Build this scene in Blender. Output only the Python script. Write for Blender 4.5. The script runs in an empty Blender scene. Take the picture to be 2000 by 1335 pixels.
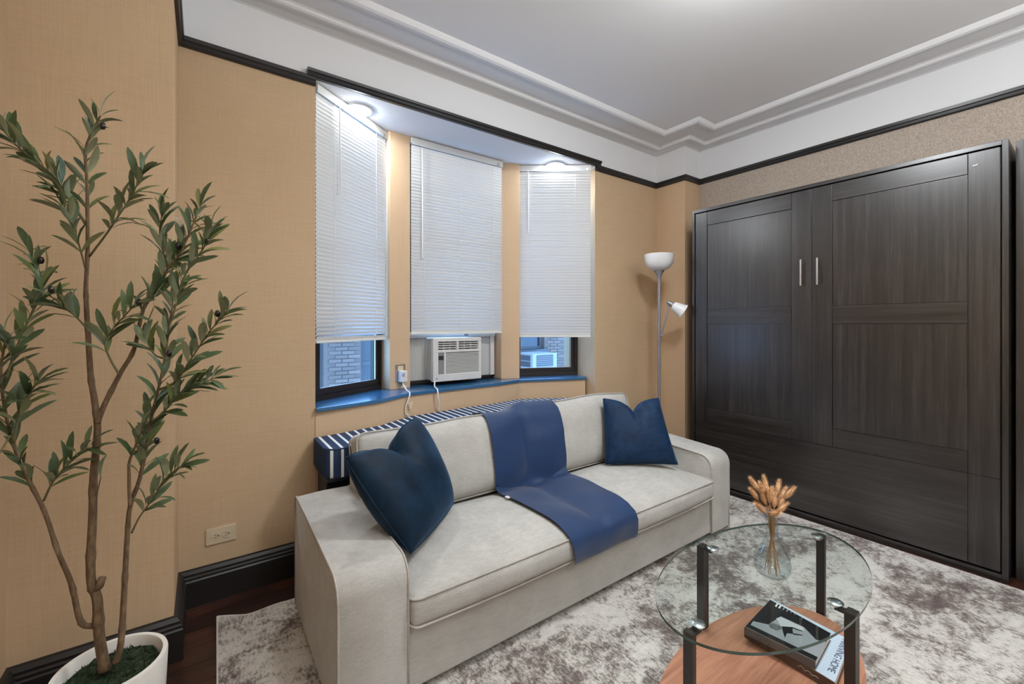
import bpy, bmesh, math, random
from mathutils import Vector, Matrix
from mathutils.bvhtree import BVHTree
random.seed(7)
PI = math.pi
scene = bpy.context.scene
COL = scene.collection

# ---------------------------------------------------------------- camera, world, exposure
F, YAW, CY, H = 837.0, 0.62442, 632.5, 1.27        # focal length in px of a 2000 px frame, yaw, horizon row, eye height
cd = bpy.data.cameras.new('camera'); cam = bpy.data.objects.new('camera', cd); COL.objects.link(cam)
cd.sensor_width = 36; cd.lens = F / 2000 * 36
cd.shift_y = -(667.5 - CY) / 2000
cd.clip_start = 0.02
cam.location = (0, 0, H); cam.rotation_euler = (PI / 2, 0, -YAW)
scene.camera = cam

w = bpy.data.worlds.new('world'); scene.world = w; w.use_nodes = True
bg = w.node_tree.nodes['Background']
bg.inputs[0].default_value = (0.27, 0.54, 1.0, 1); bg.inputs[1].default_value = 6.0

scene.view_settings.view_transform = 'Standard'
scene.view_settings.look = 'None'
scene.view_settings.exposure = 0.40
scene.view_settings.gamma = 1.0
scene.view_settings.use_curve_mapping = False
scene.cycles.use_denoising = True
scene.cycles.max_bounces = 10
scene.cycles.diffuse_bounces = 5
scene.cycles.transparent_max_bounces = 16
scene.cycles.sample_clamp_indirect = 6
scene.cycles.caustics_reflective = False
scene.cycles.caustics_refractive = False

CEILING_LAMPS = [('round white ceiling light glowing near the window bay', (1.66, 0.74), 108)]
FILL_PENDANTS = [('added fill lamp shaped as a white globe pendant, near the bookcase and back wall', (2.45, -1.35, 2.20), 8)]  # unseen pendant, added to even out the room light
FILL_UPLIGHTS = [('added fill lamp shaped as a lit grey torchiere, facing the sofa, nearer the plant', (0.62, -0.80), 270),  # both torchieres are unseen, added to wash the ceiling with light
            ('added fill lamp shaped as a lit grey torchiere, near the back wall', (1.75, -1.35), 215)]
RECESSED = [('recessed round downlight over the first window, beside the plant side of the bay', (0.745, 2.575), 250),
            ('recessed round downlight over the last window, on the floor lamp side of the bay', (2.272, 2.565), 250)]

# ---------------------------------------------------------------- projection helpers (pixel of the photo to a point in the room)
R_ = Vector((math.cos(YAW), -math.sin(YAW), 0)); FW = Vector((math.sin(YAW), math.cos(YAW), 0)); EYE = Vector((0, 0, H))
def at_depth(d, x, y):
    return EYE + d * (FW + R_ * ((x - 1000) / F) + Vector((0, 0, (CY - y) / F)))

# ---------------------------------------------------------------- materials
MATS = {}
def lin(c):
    return tuple(((v / 255) / 12.92 if v / 255 <= 0.04045 else ((v / 255 + 0.055) / 1.055) ** 2.4) for v in c)
class NT:
    def __init__(s, m): s.t = m.node_tree; s.n = s.t.nodes; s.l = s.t.links
    def new(s, kind, **kw):
        n = s.n.new(kind)
        for k, v in kw.items(): setattr(n, k, v)
        return n
    def link(s, a, b): s.l.new(a, b)
    def coord(s, scale=(1, 1, 1), rot=(0, 0, 0), kind='Object'):
        c = s.new('ShaderNodeTexCoord'); m = s.new('ShaderNodeMapping')
        m.inputs['Scale'].default_value = scale; m.inputs['Rotation'].default_value = rot
        s.link(c.outputs[kind], m.inputs[0]); return m.outputs[0]
    def noise(s, vec, scale, detail=4, rough=0.55, dist=0):
        n = s.new('ShaderNodeTexNoise'); n.inputs['Scale'].default_value = scale; n.inputs['Detail'].default_value = detail
        n.inputs['Roughness'].default_value = rough; n.inputs['Distortion'].default_value = dist
        s.link(vec, n.inputs['Vector']); return n.outputs['Fac']
    def ramp(s, fac, stops, interp='LINEAR'):
        r = s.new('ShaderNodeValToRGB'); e = r.color_ramp.elements; r.color_ramp.interpolation = interp
        while len(e) > 1: e.remove(e[-1])
        e[0].position = stops[0][0]; e[0].color = (*lin(stops[0][1]), 1) if len(stops[0][1]) == 3 else stops[0][1]
        for p, c in stops[1:]:
            q = e.new(p); q.color = (*lin(c), 1)
        s.link(fac, r.inputs[0]); return r.outputs[0]
    def mix(s, f, a, b, blend='MIX'):
        m = s.new('ShaderNodeMix', data_type='RGBA', blend_type=blend)
        for i, v in ((0, f), (6, a), (7, b)):
            if hasattr(v, 'default_value') and not isinstance(v, (int, float)): s.link(v, m.inputs[i])
            else: m.inputs[i].default_value = v if i == 0 else ((*v, 1) if len(v) == 3 else v)
        return m.outputs[2]
    def math(s, op, a, b=0.0, c=None):
        m = s.new('ShaderNodeMath', operation=op)
        for i, v in enumerate((a, b) if c is None else (a, b, c)):
            if isinstance(v, (int, float)): m.inputs[i].default_value = v
            else: s.link(v, m.inputs[i])
        return m.outputs[0]
    def bump(s, height, strength, dist=0.002):
        b = s.new('ShaderNodeBump'); b.inputs['Strength'].default_value = strength; b.inputs['Distance'].default_value = dist
        s.link(height, b.inputs['Height']); return b.outputs[0]
def mat(name, color=(200, 200, 200), rough=0.5, metal=0.0, spec=0.5, coat=0.0, sheen=0.0, emit=None, estr=0, build=None):
    if name in MATS: return MATS[name]
    m = bpy.data.materials.new(name); m.use_nodes = True; MATS[name] = m
    p = m.node_tree.nodes['Principled BSDF']
    p.inputs['Base Color'].default_value = (*lin(color), 1); p.inputs['Roughness'].default_value = rough
    p.inputs['Metallic'].default_value = metal; p.inputs['Specular IOR Level'].default_value = spec
    p.inputs['Coat Weight'].default_value = coat; p.inputs['Coat Roughness'].default_value = 0.15
    p.inputs['Sheen Weight'].default_value = sheen
    if emit: p.inputs['Emission Color'].default_value = (*lin(emit), 1); p.inputs['Emission Strength'].default_value = estr
    if build: build(NT(m), p)
    return m

def b_wallpaper(c1, c2, strength=0.25):
    def f(n, p):
        a = n.noise(n.coord((260, 260, 6)), 1.0, 3, 0.7); b = n.noise(n.coord((9, 9, 300)), 1.0, 3, 0.7)
        big = n.noise(n.coord((1, 1, 1)), 1.6, 2)
        s = n.math('ADD', n.math('MULTIPLY', a, 0.42), n.math('MULTIPLY', b, 0.42))
        s = n.math('ADD', s, n.math('MULTIPLY', big, 0.16))
        n.link(n.ramp(s, [(0.36, c1), (0.64, c2)]), p.inputs['Base Color'])
        n.link(n.bump(s, strength, 0.001), p.inputs['Normal'])
    return f
def b_pebble(n, p):
    v = n.new('ShaderNodeTexVoronoi'); v.inputs['Scale'].default_value = 125; n.link(n.coord(), v.inputs['Vector'])
    k = n.noise(n.coord(), 95, 3)
    s = n.math('ADD', n.math('MULTIPLY', v.outputs['Distance'], 0.6), n.math('MULTIPLY', k, 0.6))
    n.link(n.ramp(s, [(0.3, (152, 138, 126)), (0.75, (186, 173, 160))]), p.inputs['Base Color'])
    n.link(n.bump(s, 0.35, 0.002), p.inputs['Normal'])
def b_darkwood(vertical=True, base=((16, 15, 15), (66, 60, 58))):
    def f(n, p):
        sc = (20, 20, 0.45) if vertical else (1, 0.6, 26)
        a = n.noise(n.coord(sc), 2.0, 4, 0.6, 0.3); b = n.noise(n.coord((sc[0] * 6, sc[1] * 6, sc[2] * 6)), 2.0, 3, 0.7)
        s = n.math('ADD', n.math('MULTIPLY', a, 0.52), n.math('MULTIPLY', b, 0.48))
        n.link(n.ramp(s, [(0.35, base[0]), (0.5, tuple((x + y) // 2 - 4 for x, y in zip(*base))), (0.68, base[1])]), p.inputs['Base Color'])
        n.link(n.math('MULTIPLY_ADD', b, 0.06, p.inputs['Roughness'].default_value - 0.03), p.inputs['Roughness'])
        n.link(n.bump(s, 0.05, 0.001), p.inputs['Normal'])
    return f
def b_fabric(c1, c2, scale=420, strength=0.3):
    def f(n, p):
        a = n.noise(n.coord((1, 1, 1)), scale, 2, 0.6); b = n.noise(n.coord((1, 1, 1)), 9, 3)
        c = n.noise(n.coord((30, 30, 300)), 1.0, 2)
        s = n.math('ADD', n.math('MULTIPLY', a, 0.5), n.math('ADD', n.math('MULTIPLY', b, 0.25), n.math('MULTIPLY', c, 0.25)))
        n.link(n.ramp(s, [(0.35, c1), (0.65, c2)]), p.inputs['Base Color'])
        n.link(n.bump(a, strength, 0.0015), p.inputs['Normal'])
    return f
def b_velvet(c1, c2):
    def f(n, p):
        a = n.noise(n.coord(), 14, 4, 0.65, 0.6); b = n.noise(n.coord((60, 60, 60)), 4, 2)
        s = n.math('ADD', n.math('MULTIPLY', a, 0.75), n.math('MULTIPLY', b, 0.25))
        n.link(n.ramp(s, [(0.35, c1), (0.68, c2)]), p.inputs['Base Color'])
        n.link(n.bump(s, 0.25, 0.003), p.inputs['Normal'])
        p.inputs['Sheen Roughness'].default_value = 0.35; p.inputs['Sheen Tint'].default_value = (*lin((60, 130, 190)), 1)
    return f
def b_rug(n, p):
    big = n.noise(n.coord((1.0, 1.25, 1)), 2.6, 5, 0.62, 0.4)
    mid = n.noise(n.coord((1, 1.3, 1)), 13, 6, 0.75, 0.5)
    stre = n.noise(n.coord((100, 38, 1)), 1.0, 5, 0.8)
    fine = n.noise(n.coord((1, 1, 1)), 240, 2, 0.7)
    s = n.math('ADD', n.math('MULTIPLY', big, 0.56), n.math('ADD', n.math('MULTIPLY', mid, 0.52), n.math('MULTIPLY', stre, 0.50)))
    s = n.math('ADD', s, n.math('MULTIPLY', fine, 0.10))
    col = n.ramp(s, [(0.695, (98, 87, 84)), (0.775, (126, 116, 112)), (0.82, (164, 158, 152)), (0.87, (200, 196, 190)), (1.0, (214, 211, 206))])
    tint = n.noise(n.coord(), 3.7, 3)
    col = n.mix(n.ramp(tint, [(0.5, (0, 0, 0)), (0.7, (90, 90, 90))]), col, lin((170, 152, 146)), 'MULTIPLY')
    n.link(col, p.inputs['Base Color']); n.link(n.bump(n.math('ADD', s, fine), 0.35, 0.004), p.inputs['Normal'])
def b_plank(n, p):
    o = n.new('ShaderNodeObjectInfo')
    a = n.noise(n.coord((1.6, 26, 1)), 1.6, 5, 0.65, 0.6); r = n.math('MULTIPLY', o.outputs['Random'], 0.22)
    s = n.math('ADD', a, n.math('ADD', r, -0.11))
    n.link(n.ramp(s, [(0.3, (36, 20, 15)), (0.55, (66, 38, 28)), (0.8, (98, 58, 42))]), p.inputs['Base Color'])
    n.link(n.bump(a, 0.12, 0.001), p.inputs['Normal'])
def b_oak(n, p):
    a = n.noise(n.coord((2.2, 30, 1), (0, 0, 0.45)), 1.3, 5, 0.6, 0.8); b = n.noise(n.coord((6, 190, 1), (0, 0, 0.45)), 1.3, 3, 0.7)
    s = n.math('ADD', n.math('MULTIPLY', a, 0.6), n.math('MULTIPLY', b, 0.4))
    n.link(n.ramp(s, [(0.32, (140, 92, 70)), (0.52, (178, 124, 98)), (0.7, (198, 146, 118))]), p.inputs['Base Color'])
    n.link(n.bump(s, 0.08, 0.001), p.inputs['Normal'])
def b_stripes(n, p):
    c = n.new('ShaderNodeTexCoord'); x = n.new('ShaderNodeSeparateXYZ'); n.link(c.outputs['Object'], x.inputs[0])
    m = n.math('MODULO', n.math('ADD', x.outputs['X'], 0.034), 0.0465)
    f = n.math('LESS_THAN', m, 0.0125)
    wv = n.noise(n.coord(), 380, 2)
    n.link(n.mix(f, lin((44, 62, 92)), lin((222, 226, 228))), p.inputs['Base Color'])
    n.link(n.bump(wv, 0.2, 0.001), p.inputs['Normal'])
def b_brick(n, p):
    o = n.new('ShaderNodeObjectInfo'); a = n.noise(n.coord((3, 3, 9)), 4, 4)
    s = n.math('ADD', n.math('MULTIPLY', o.outputs['Random'], 0.5), n.math('MULTIPLY', a, 0.5))
    n.link(n.ramp(s, [(0.2, (98, 80, 72)), (0.8, (116, 97, 87))]), p.inputs['Base Color'])
    n.link(n.bump(a, 0.4, 0.01), p.inputs['Normal'])
def b_leaf(n, p):
    o = n.new('ShaderNodeObjectInfo'); g = n.new('ShaderNodeNewGeometry')
    a = n.noise(n.coord((40, 300, 40)), 1, 2)
    top = n.ramp(o.outputs['Random'], [(0.0, (58, 76, 50)), (0.35, (92, 108, 66)), (0.6, (112, 122, 70)), (0.8, (72, 94, 84)), (1.0, (130, 126, 70))])
    under = n.ramp(o.outputs['Random'], [(0.0, (124, 136, 108)), (1.0, (166, 172, 142))])
    col = n.mix(g.outputs['Backfacing'], top, under)
    n.link(n.mix(n.math('MULTIPLY', a, 0.5), col, lin((110, 120, 84)), 'MULTIPLY'), p.inputs['Base Color'])
    n.link(col, p.inputs['Base Color'])
def b_bark(n, p):
    a = n.noise(n.coord((30, 30, 8)), 3, 4, 0.7)
    n.link(n.ramp(a, [(0.3, (78, 60, 46)), (0.55, (116, 94, 70)), (0.75, (146, 122, 92))]), p.inputs['Base Color'])
    n.link(n.bump(a, 0.5, 0.004), p.inputs['Normal'])
def b_moss(n, p):
    a = n.noise(n.coord(), 90, 4, 0.7)
    n.link(n.ramp(a, [(0.35, (16, 26, 14)), (0.55, (36, 54, 26)), (0.75, (74, 92, 50))]), p.inputs['Base Color'])
    n.link(n.bump(a, 1.0, 0.01), p.inputs['Normal'])
def b_tail(n, p):
    a = n.noise(n.coord(), 120, 3)
    n.link(n.ramp(a, [(0.3, (206, 160, 116)), (0.7, (246, 214, 174))]), p.inputs['Base Color'])
def b_slat(n, p):
    t = n.new('ShaderNodeBsdfTranslucent'); t.inputs[0].default_value = (*lin((236, 234, 230)), 1)
    m = n.new('ShaderNodeMixShader'); m.inputs[0].default_value = 0.02
    out = n.n['Material Output']; n.link(p.outputs[0], m.inputs[1]); n.link(t.outputs[0], m.inputs[2]); n.link(m.outputs[0], out.inputs[0])
    a = n.noise(n.coord((1, 1, 1)), 6, 2); n.link(n.bump(a, 0.05, 0.01), p.inputs['Normal'])
def pane_mat(name, tint, ior=1.5):
    m = bpy.data.materials.new(name); m.use_nodes = True; n = NT(m); n.n.remove(n.n['Principled BSDF'])
    tr = n.new('ShaderNodeBsdfTransparent'); tr.inputs[0].default_value = (*tint, 1)
    gl = n.new('ShaderNodeBsdfGlossy'); gl.inputs['Roughness'].default_value = 0.02
    fr = n.new('ShaderNodeFresnel'); fr.inputs[0].default_value = ior
    mx = n.new('ShaderNodeMixShader'); g = n.new('ShaderNodeNewGeometry'); n.link(n.math('MULTIPLY', fr.outputs[0], n.math('SUBTRACT', 1.0, g.outputs['Backfacing'])), mx.inputs[0]); n.link(tr.outputs[0], mx.inputs[1]); n.link(gl.outputs[0], mx.inputs[2])
    n.link(mx.outputs[0], n.n['Material Output'].inputs[0]); MATS[name] = m; return m

M_TAN = mat('tan_grasscloth', rough=0.85, spec=0.2, build=b_wallpaper((193, 166, 133), (206, 180, 149), 0.13))
M_TAN2 = mat('tan_paint', rough=0.7, spec=0.25, build=b_wallpaper((202, 173, 141), (210, 181, 149), 0.05))
M_PEB = mat('taupe_pebbled_wallpaper', rough=0.75, spec=0.3, build=b_pebble)
M_WHITE = mat('white_wall_paint', (226, 227, 229), 0.8, spec=0.2, build=lambda n, p: n.link(n.bump(n.noise(n.coord(), 40, 3), 0.04, 0.002), p.inputs['Normal']))
M_CEIL = mat('ceiling_paint', (238, 238, 238), 0.8, spec=0.2, build=lambda n, p: n.link(n.bump(n.noise(n.coord(), 30, 3), 0.04, 0.002), p.inputs['Normal']))
M_MOULD = mat('moulding_paint', (226, 226, 227), 0.6, spec=0.3, build=lambda n, p: n.link(n.bump(n.noise(n.coord(), 50, 2), 0.03, 0.002), p.inputs['Normal']))
M_BLACK = mat('black_trim_paint', (34, 31, 30), 0.32, spec=0.5, build=lambda n, p: n.link(n.bump(n.noise(n.coord((4, 4, 40)), 3, 3), 0.08, 0.002), p.inputs['Normal']))
M_SILL = mat('glossy_black_sill_sky_tint', (46, 100, 144), 0.25, spec=0.7, coat=0.6, build=lambda n, p: n.link(n.bump(n.noise(n.coord(), 18, 3), 0.08, 0.002), p.inputs['Normal']))  # sky glare on the dark sill is put into its blue base colour
M_FRAME = mat('dark_bronze_frame', (34, 28, 26), 0.4, build=lambda n, p: n.link(n.bump(n.noise(n.coord((3, 3, 60)), 3, 3), 0.05, 0.001), p.inputs['Normal']))
M_SLAT = mat('white_blind_vinyl', (226, 226, 225), 0.42, build=b_slat)
M_BWHITE = mat('white_plastic', (222, 222, 220), 0.4, build=lambda n, p: n.link(n.bump(n.noise(n.coord(), 60, 2), 0.03, 0.001), p.inputs['Normal']))
M_ACW = mat('air_conditioner_plastic', (214, 213, 210), 0.45, build=lambda n, p: n.link(n.bump(n.noise(n.coord(), 90, 2), 0.04, 0.001), p.inputs['Normal']))
M_ACG = mat('grey_control_panel', (136, 136, 136), 0.4)
M_DARK = mat('dark_void', (40, 40, 42), 0.6)
M_WOODV = mat('dark_wood_vertical', rough=0.29, spec=1.0, build=b_darkwood(True))
M_WOODH = mat('dark_wood_horizontal', rough=0.29, spec=1.0, build=b_darkwood(False))
M_STEEL = mat('brushed_nickel', (198, 194, 188), 0.3, metal=0.9)
M_CHROME = mat('chrome', (235, 238, 240), 0.22, metal=1.0)
M_SOFA = mat('greige_chenille', rough=0.9, spec=0.15, sheen=0.25, build=b_fabric((158, 156, 151), (193, 191, 186)))
M_PIPE = mat('piping_cord_fabric', rough=0.9, spec=0.15, build=b_fabric((160, 154, 147), (192, 187, 180)))
M_VEL1 = mat('teal_navy_velvet', rough=0.6, spec=0.2, sheen=0.4, build=b_velvet((6, 22, 38), (16, 44, 66)))
M_VEL2 = mat('navy_velvet', rough=0.6, spec=0.2, sheen=0.4, build=b_velvet((10, 30, 54), (24, 54, 88)))
M_THROW = mat('navy_satin_cotton', rough=0.55, spec=0.35, sheen=0.3, build=b_fabric((6, 38, 76), (10, 53, 99), 500, 0.1))
M_RUG = mat('distressed_rug', rough=0.95, spec=0.1, build=b_rug)
M_BIND = mat('rug_binding', (206, 202, 196), 0.8, build=b_fabric((190, 186, 180), (220, 216, 210)))
M_PLANK = mat('dark_floor_plank', rough=0.34, spec=0.5, build=b_plank)
M_OAK = mat('oak_shelf', rough=0.42, build=b_oak)
M_TABLEMETAL = mat('dark_brown_metal', (44, 38, 34), 0.42, spec=0.5, build=lambda n, p: n.link(n.bump(n.noise(n.coord(), 200, 2), 0.05, 0.001), p.inputs['Normal']))
M_STRIPE = mat('striped_navy_canvas', rough=0.8, spec=0.2, build=b_stripes)
M_NAVYBASE = mat('dark_navy_base', (26, 32, 44), 0.5, build=b_fabric((22, 28, 40), (34, 40, 54)))
M_BRICK = mat('pale_brick', rough=0.9, build=b_brick)
M_MORTAR = mat('mortar', (101, 84, 76), 0.95, build=lambda n, p: n.link(n.bump(n.noise(n.coord(), 25, 4), 0.3, 0.01), p.inputs['Normal']))
M_STONE = mat('window_stone', (76, 76, 78), 0.8, build=lambda n, p: n.link(n.bump(n.noise(n.coord(), 20, 4), 0.2, 0.01), p.inputs['Normal']))
M_LEAF = mat('olive_leaf', rough=0.5, spec=0.35, build=b_leaf)
M_BARK = mat('olive_bark', rough=0.85, build=b_bark)
M_GREENSTEM = mat('green_stem', (104, 100, 66), 0.7, build=lambda n, p: n.link(n.bump(n.noise(n.coord(), 120, 2), 0.2, 0.001), p.inputs['Normal']))
M_OLIVE = mat('black_olive', (24, 20, 26), 0.25, spec=0.6)
M_MOSS = mat('moss', rough=0.95, build=b_moss)
M_POT = mat('white_ceramic_pot', (226, 222, 216), 0.4, build=lambda n, p: n.link(n.bump(n.noise(n.coord(), 30, 3), 0.05, 0.002), p.inputs['Normal']))
M_TAIL = mat('bunny_tail', rough=0.95, build=b_tail)
M_STRAW = mat('straw_stem', (176, 136, 88), 0.7)
M_LAMPMETAL = mat('silver_grey_lamp_metal', (150, 150, 158), 0.4, metal=0.5)
M_OPAL = mat('opal_plastic_shade', (228, 228, 230), 0.35, spec=0.5)
M_BEIGEPLATE = mat('cream_outlet_plate', (206, 190, 162), 0.4)
M_BLACKPL = mat('black_plastic', (18, 18, 20), 0.4)
M_PAPER = mat('book_pages', (206, 198, 186), 0.8, build=lambda n, p: n.link(n.bump(n.noise(n.coord((1, 1, 900)), 1, 1), 0.5, 0.001), p.inputs['Normal']))
M_COVERBLUE = mat('pale_blue_cover', (196, 210, 226), 0.35)
M_COVERBROWN = mat('brown_spine', (92, 74, 66), 0.5)
M_COVERBLACK = mat('black_gloss_cover', (28, 28, 30), 0.2, spec=0.5)
M_COVERGREY = mat('grey_print', (150, 152, 156), 0.25)
M_COVERLIGHT = mat('light_grey_print', (190, 192, 196), 0.25)
M_COVERMID = mat('mid_grey_print', (98, 98, 102), 0.25)
M_INK = mat('dark_ink', (44, 54, 78), 0.5)
M_WHITEINK = mat('white_ink', (226, 226, 222), 0.5)
M_PANE = pane_mat('window_glass', (0.90, 0.95, 0.98))
M_TGLASS = pane_mat('table_glass', (0.93, 0.965, 0.955), 1.45)
M_TEDGE = mat('glass_edge_green', (58, 78, 71), 0.1, spec=0.7)
M_EMIT = mat('lit_diffuser', (255, 255, 255), 0.5, emit=(255, 246, 232), estr=1)
def emit_mat(name, strength, col=(247, 252, 255)):
    return mat(name, (250, 250, 250), 0.5, emit=col, estr=strength)
M_VASE = pane_mat('vase_glass', (0.93, 0.955, 0.965), 1.75)

# ---------------------------------------------------------------- mesh helpers
class MB:
    def __init__(s): s.b = bmesh.new(); s.mi = 0
    def face(s, vs):
        try:
            f = s.b.faces.new(vs); f.material_index = s.mi; return f
        except ValueError: return None
    def box(s, lo, hi, M=None):
        v = [s.b.verts.new((x, y, z)) for x in (lo[0], hi[0]) for y in (lo[1], hi[1]) for z in (lo[2], hi[2])]
        if M is not None:
            for q in v: q.co = M @ q.co
        for f in ((0, 1, 3, 2), (4, 6, 7, 5), (0, 4, 5, 1), (2, 3, 7, 6), (0, 2, 6, 4), (1, 5, 7, 3)): s.face([v[i] for i in f])
        return v
    def prism(s, pts, lo, hi, axis=2, M=None):
        # polygon pts in the two other axes, extruded along axis
        def mk(p, h):
            q = [p[0], p[1]]; q.insert(axis, h); q = Vector(q); return s.b.verts.new(M @ q if M is not None else q)
        a = [mk(p, lo) for p in pts]; b = [mk(p, hi) for p in pts]; n = len(pts)
        s.face(a[::-1]); s.face(b)
        for i in range(n): s.face([a[i], a[(i + 1) % n], b[(i + 1) % n], b[i]])
    def tube(s, path, r, n=8, closed=False, cap=True):
        P = [Vector(p) for p in path]; m = len(P); rad = r if isinstance(r, (list, tuple)) else [r] * m
        T = []
        for i in range(m):
            a = P[(i - 1) % m] if (closed or i) else P[i]; b = P[(i + 1) % m] if (closed or i < m - 1) else P[i]
            T.append((b - a).normalized())
        ref = Vector((0, 0, 1)) if abs(T[0].z) < 0.9 else Vector((1, 0, 0))
        U = (ref - T[0] * ref.dot(T[0])).normalized(); rings = []
        for i in range(m):
            U = (U - T[i] * U.dot(T[i])); U = U.normalized() if U.length > 1e-6 else T[i].orthogonal().normalized()
            V = T[i].cross(U)
            rings.append([s.b.verts.new(P[i] + rad[i] * (math.cos(2 * PI * k / n) * U + math.sin(2 * PI * k / n) * V)) for k in range(n)])
        for i in range(m if closed else m - 1):
            A, B = rings[i], rings[(i + 1) % m]
            for k in range(n): s.face([A[k], A[(k + 1) % n], B[(k + 1) % n], B[k]])
        if cap and not closed: s.face(rings[0][::-1]); s.face(rings[-1])
    def lathe(s, prof, n=32, c=(0, 0, 0), M=None, cap=True):
        rings = []
        for r, z in prof:
            ring = []
            for k in range(n if r > 1e-6 else 1):
                q = Vector((c[0] + r * math.cos(2 * PI * k / n), c[1] + r * math.sin(2 * PI * k / n), c[2] + z))
                ring.append(s.b.verts.new(M @ q if M is not None else q))
            rings.append(ring)
        for A, B in zip(rings, rings[1:]):
            for k in range(n):
                a0, a1 = A[k % len(A)], A[(k + 1) % len(A)]; b0, b1 = B[k % len(B)], B[(k + 1) % len(B)]
                vs = []
                for q in (a0, a1, b1, b0):
                    if q not in vs: vs.append(q)
                if len(vs) > 2: s.face(vs)
    def oval(s, cx, cy, a, b, z0, z1, n=96, sidemat=None):
        P = [(cx + a * math.cos(2 * PI * k / n), cy + b * math.sin(2 * PI * k / n)) for k in range(n)]
        lo = [s.b.verts.new((*p, z0)) for p in P]; hi = [s.b.verts.new((*p, z1)) for p in P]
        s.face(lo[::-1]); s.face(hi)
        for k in range(n):
            f = s.face([lo[k], lo[(k + 1) % n], hi[(k + 1) % n], hi[k]])
            if sidemat is not None: f.material_index = sidemat
    def sweep(s, pts, prof, side=1):
        # profile (d, z) swept along a plan polyline with mitred corners; d goes to the right of travel for side=1
        n = len(pts); V = [Vector(p) for p in pts]; rows = []
        for i in range(n):
            d0 = (V[i] - V[i - 1]).normalized() if i else None; d1 = (V[i + 1] - V[i]).normalized() if i < n - 1 else None
            nr = lambda d: Vector((d.y, -d.x)) * side
            if d0 is None: m = nr(d1)
            elif d1 is None: m = nr(d0)
            else:
                a, b = nr(d0), nr(d1); m = (a + b) / max(0.2, 1 + a.dot(b))
            rows.append([s.b.verts.new((V[i].x + m.x * d, V[i].y + m.y * d, z)) for d, z in prof])
        k = len(prof)
        for A, B in zip(rows, rows[1:]):
            for j in range(k): s.face([A[j], A[(j + 1) % k], B[(j + 1) % k], B[j]])
        s.face(rows[0][::-1]); s.face(rows[-1])
    def cushion(s, hx, hy, hz, r, deform=None, M=None, nx=14, ny=10, nz=4):
        def line(h, k):
            e = [-h, -h + 0.12 * r, -h + 0.4 * r, -h + r]
            inn = [(-h + r) + (2 * h - 2 * r) * i / k for i in range(1, k)]
            return e + inn + [-q for q in e[::-1]]
        X, Y, Z = line(hx, nx), line(hy, ny), line(hz, nz); cache = {}
        def v(x, y, z):
            key = (round(x, 5), round(y, 5), round(z, 5))
            if key in cache: return cache[key]
            c = Vector((max(-hx + r, min(hx - r, x)), max(-hy + r, min(hy - r, y)), max(-hz + r, min(hz - r, z))))
            d = Vector((x, y, z)) - c; p = c + (d.normalized() * r if d.length > 1e-7 else d)
            if deform: p = deform(p)
            q = s.b.verts.new(M @ p if M is not None else p); cache[key] = q; return q
        for A, B, f in ((X, Y, lambda a, b, t: (a, b, t * hz)), (X, Z, lambda a, b, t: (a, t * hy, b)), (Y, Z, lambda a, b, t: (t * hx, a, b))):
            for t in (-1, 1):
                for a0, a1 in zip(A, A[1:]):
                    for b0, b1 in zip(B, B[1:]): s.face([v(*f(a0, b0, t)), v(*f(a1, b0, t)), v(*f(a1, b1, t)), v(*f(a0, b1, t))])
    def done(s, name, m, parent=None, smooth=False, bevel=0, angle=40):
        bmesh.ops.recalc_face_normals(s.b, faces=s.b.faces)
        if bevel:
            es = [e for e in s.b.edges if len(e.link_faces) == 2 and e.calc_face_angle(0) > 0.6]
            bmesh.ops.bevel(s.b, geom=es, offset=bevel, segments=2, profile=0.7, affect='EDGES', clamp_overlap=True)
        me = bpy.data.meshes.new(name); s.b.to_mesh(me); s.b.free()
        ms = m if isinstance(m, (list, tuple)) else [m]
        for q in ms: me.materials.append(q)
        if smooth:
            me.polygons.foreach_set('use_smooth', [True] * len(me.polygons))
            if smooth != 'all': me.set_sharp_from_angle(angle=math.radians(angle))
        return link(name, me, parent)
def link(name, me, parent=None):
    o = bpy.data.objects.new(name, me); COL.objects.link(o)
    if parent is not None: adopt(o, parent)
    return o
def wmat(p):
    M = Matrix.Identity(4); q = p
    while q is not None:
        M = q.matrix_basis.copy() if q.parent is None else q.matrix_parent_inverse @ q.matrix_basis
        break
    return M
def base_of(p):
    M = p.matrix_basis.copy(); q = p
    while q.parent is not None:
        M = q.parent.matrix_basis @ q.matrix_parent_inverse @ M if q.parent.parent is None else base_of(q.parent) @ q.matrix_parent_inverse @ M
        q = q.parent; break
    return M
def adopt(o, p):
    o.parent = p; o.matrix_parent_inverse = base_of(p).inverted()
def tag(o, label, cat, group=None, kind=None):
    o['label'] = label; o['category'] = cat
    if group: o['group'] = group
    if kind: o['kind'] = kind
    return o
def thing(name, label, cat, loc=(0, 0, 0), group=None):
    o = bpy.data.objects.new(name, None); COL.objects.link(o); o.location = loc; o.empty_display_size = 0.1
    return tag(o, label, cat, group)
def struct(o):
    o['kind'] = 'structure'; return o
def smoothline(P, k=6):
    P = [Vector(p) for p in P]; out = []
    for i in range(len(P) - 1):
        a = P[max(i - 1, 0)]; b = P[i]; c = P[i + 1]; d = P[min(i + 2, len(P) - 1)]
        for j in range(k):
            t = j / k
            out.append(0.5 * ((2 * b) + (c - a) * t + (2 * a - 5 * b + 4 * c - d) * t * t + (3 * b - a - 3 * c + d) * t ** 3))
    return out + [P[-1]]
def frame_matrix(A, B):
    A = Vector((A[0], A[1], 0)); B = Vector((B[0], B[1], 0)); x = (B - A).normalized(); y = Vector((-x.y, x.x, 0))
    return Matrix(((x.x, y.x, 0, A.x), (x.y, y.y, 0, A.y), (0, 0, 1, 0), (0, 0, 0, 1))), (B - A).length

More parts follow.
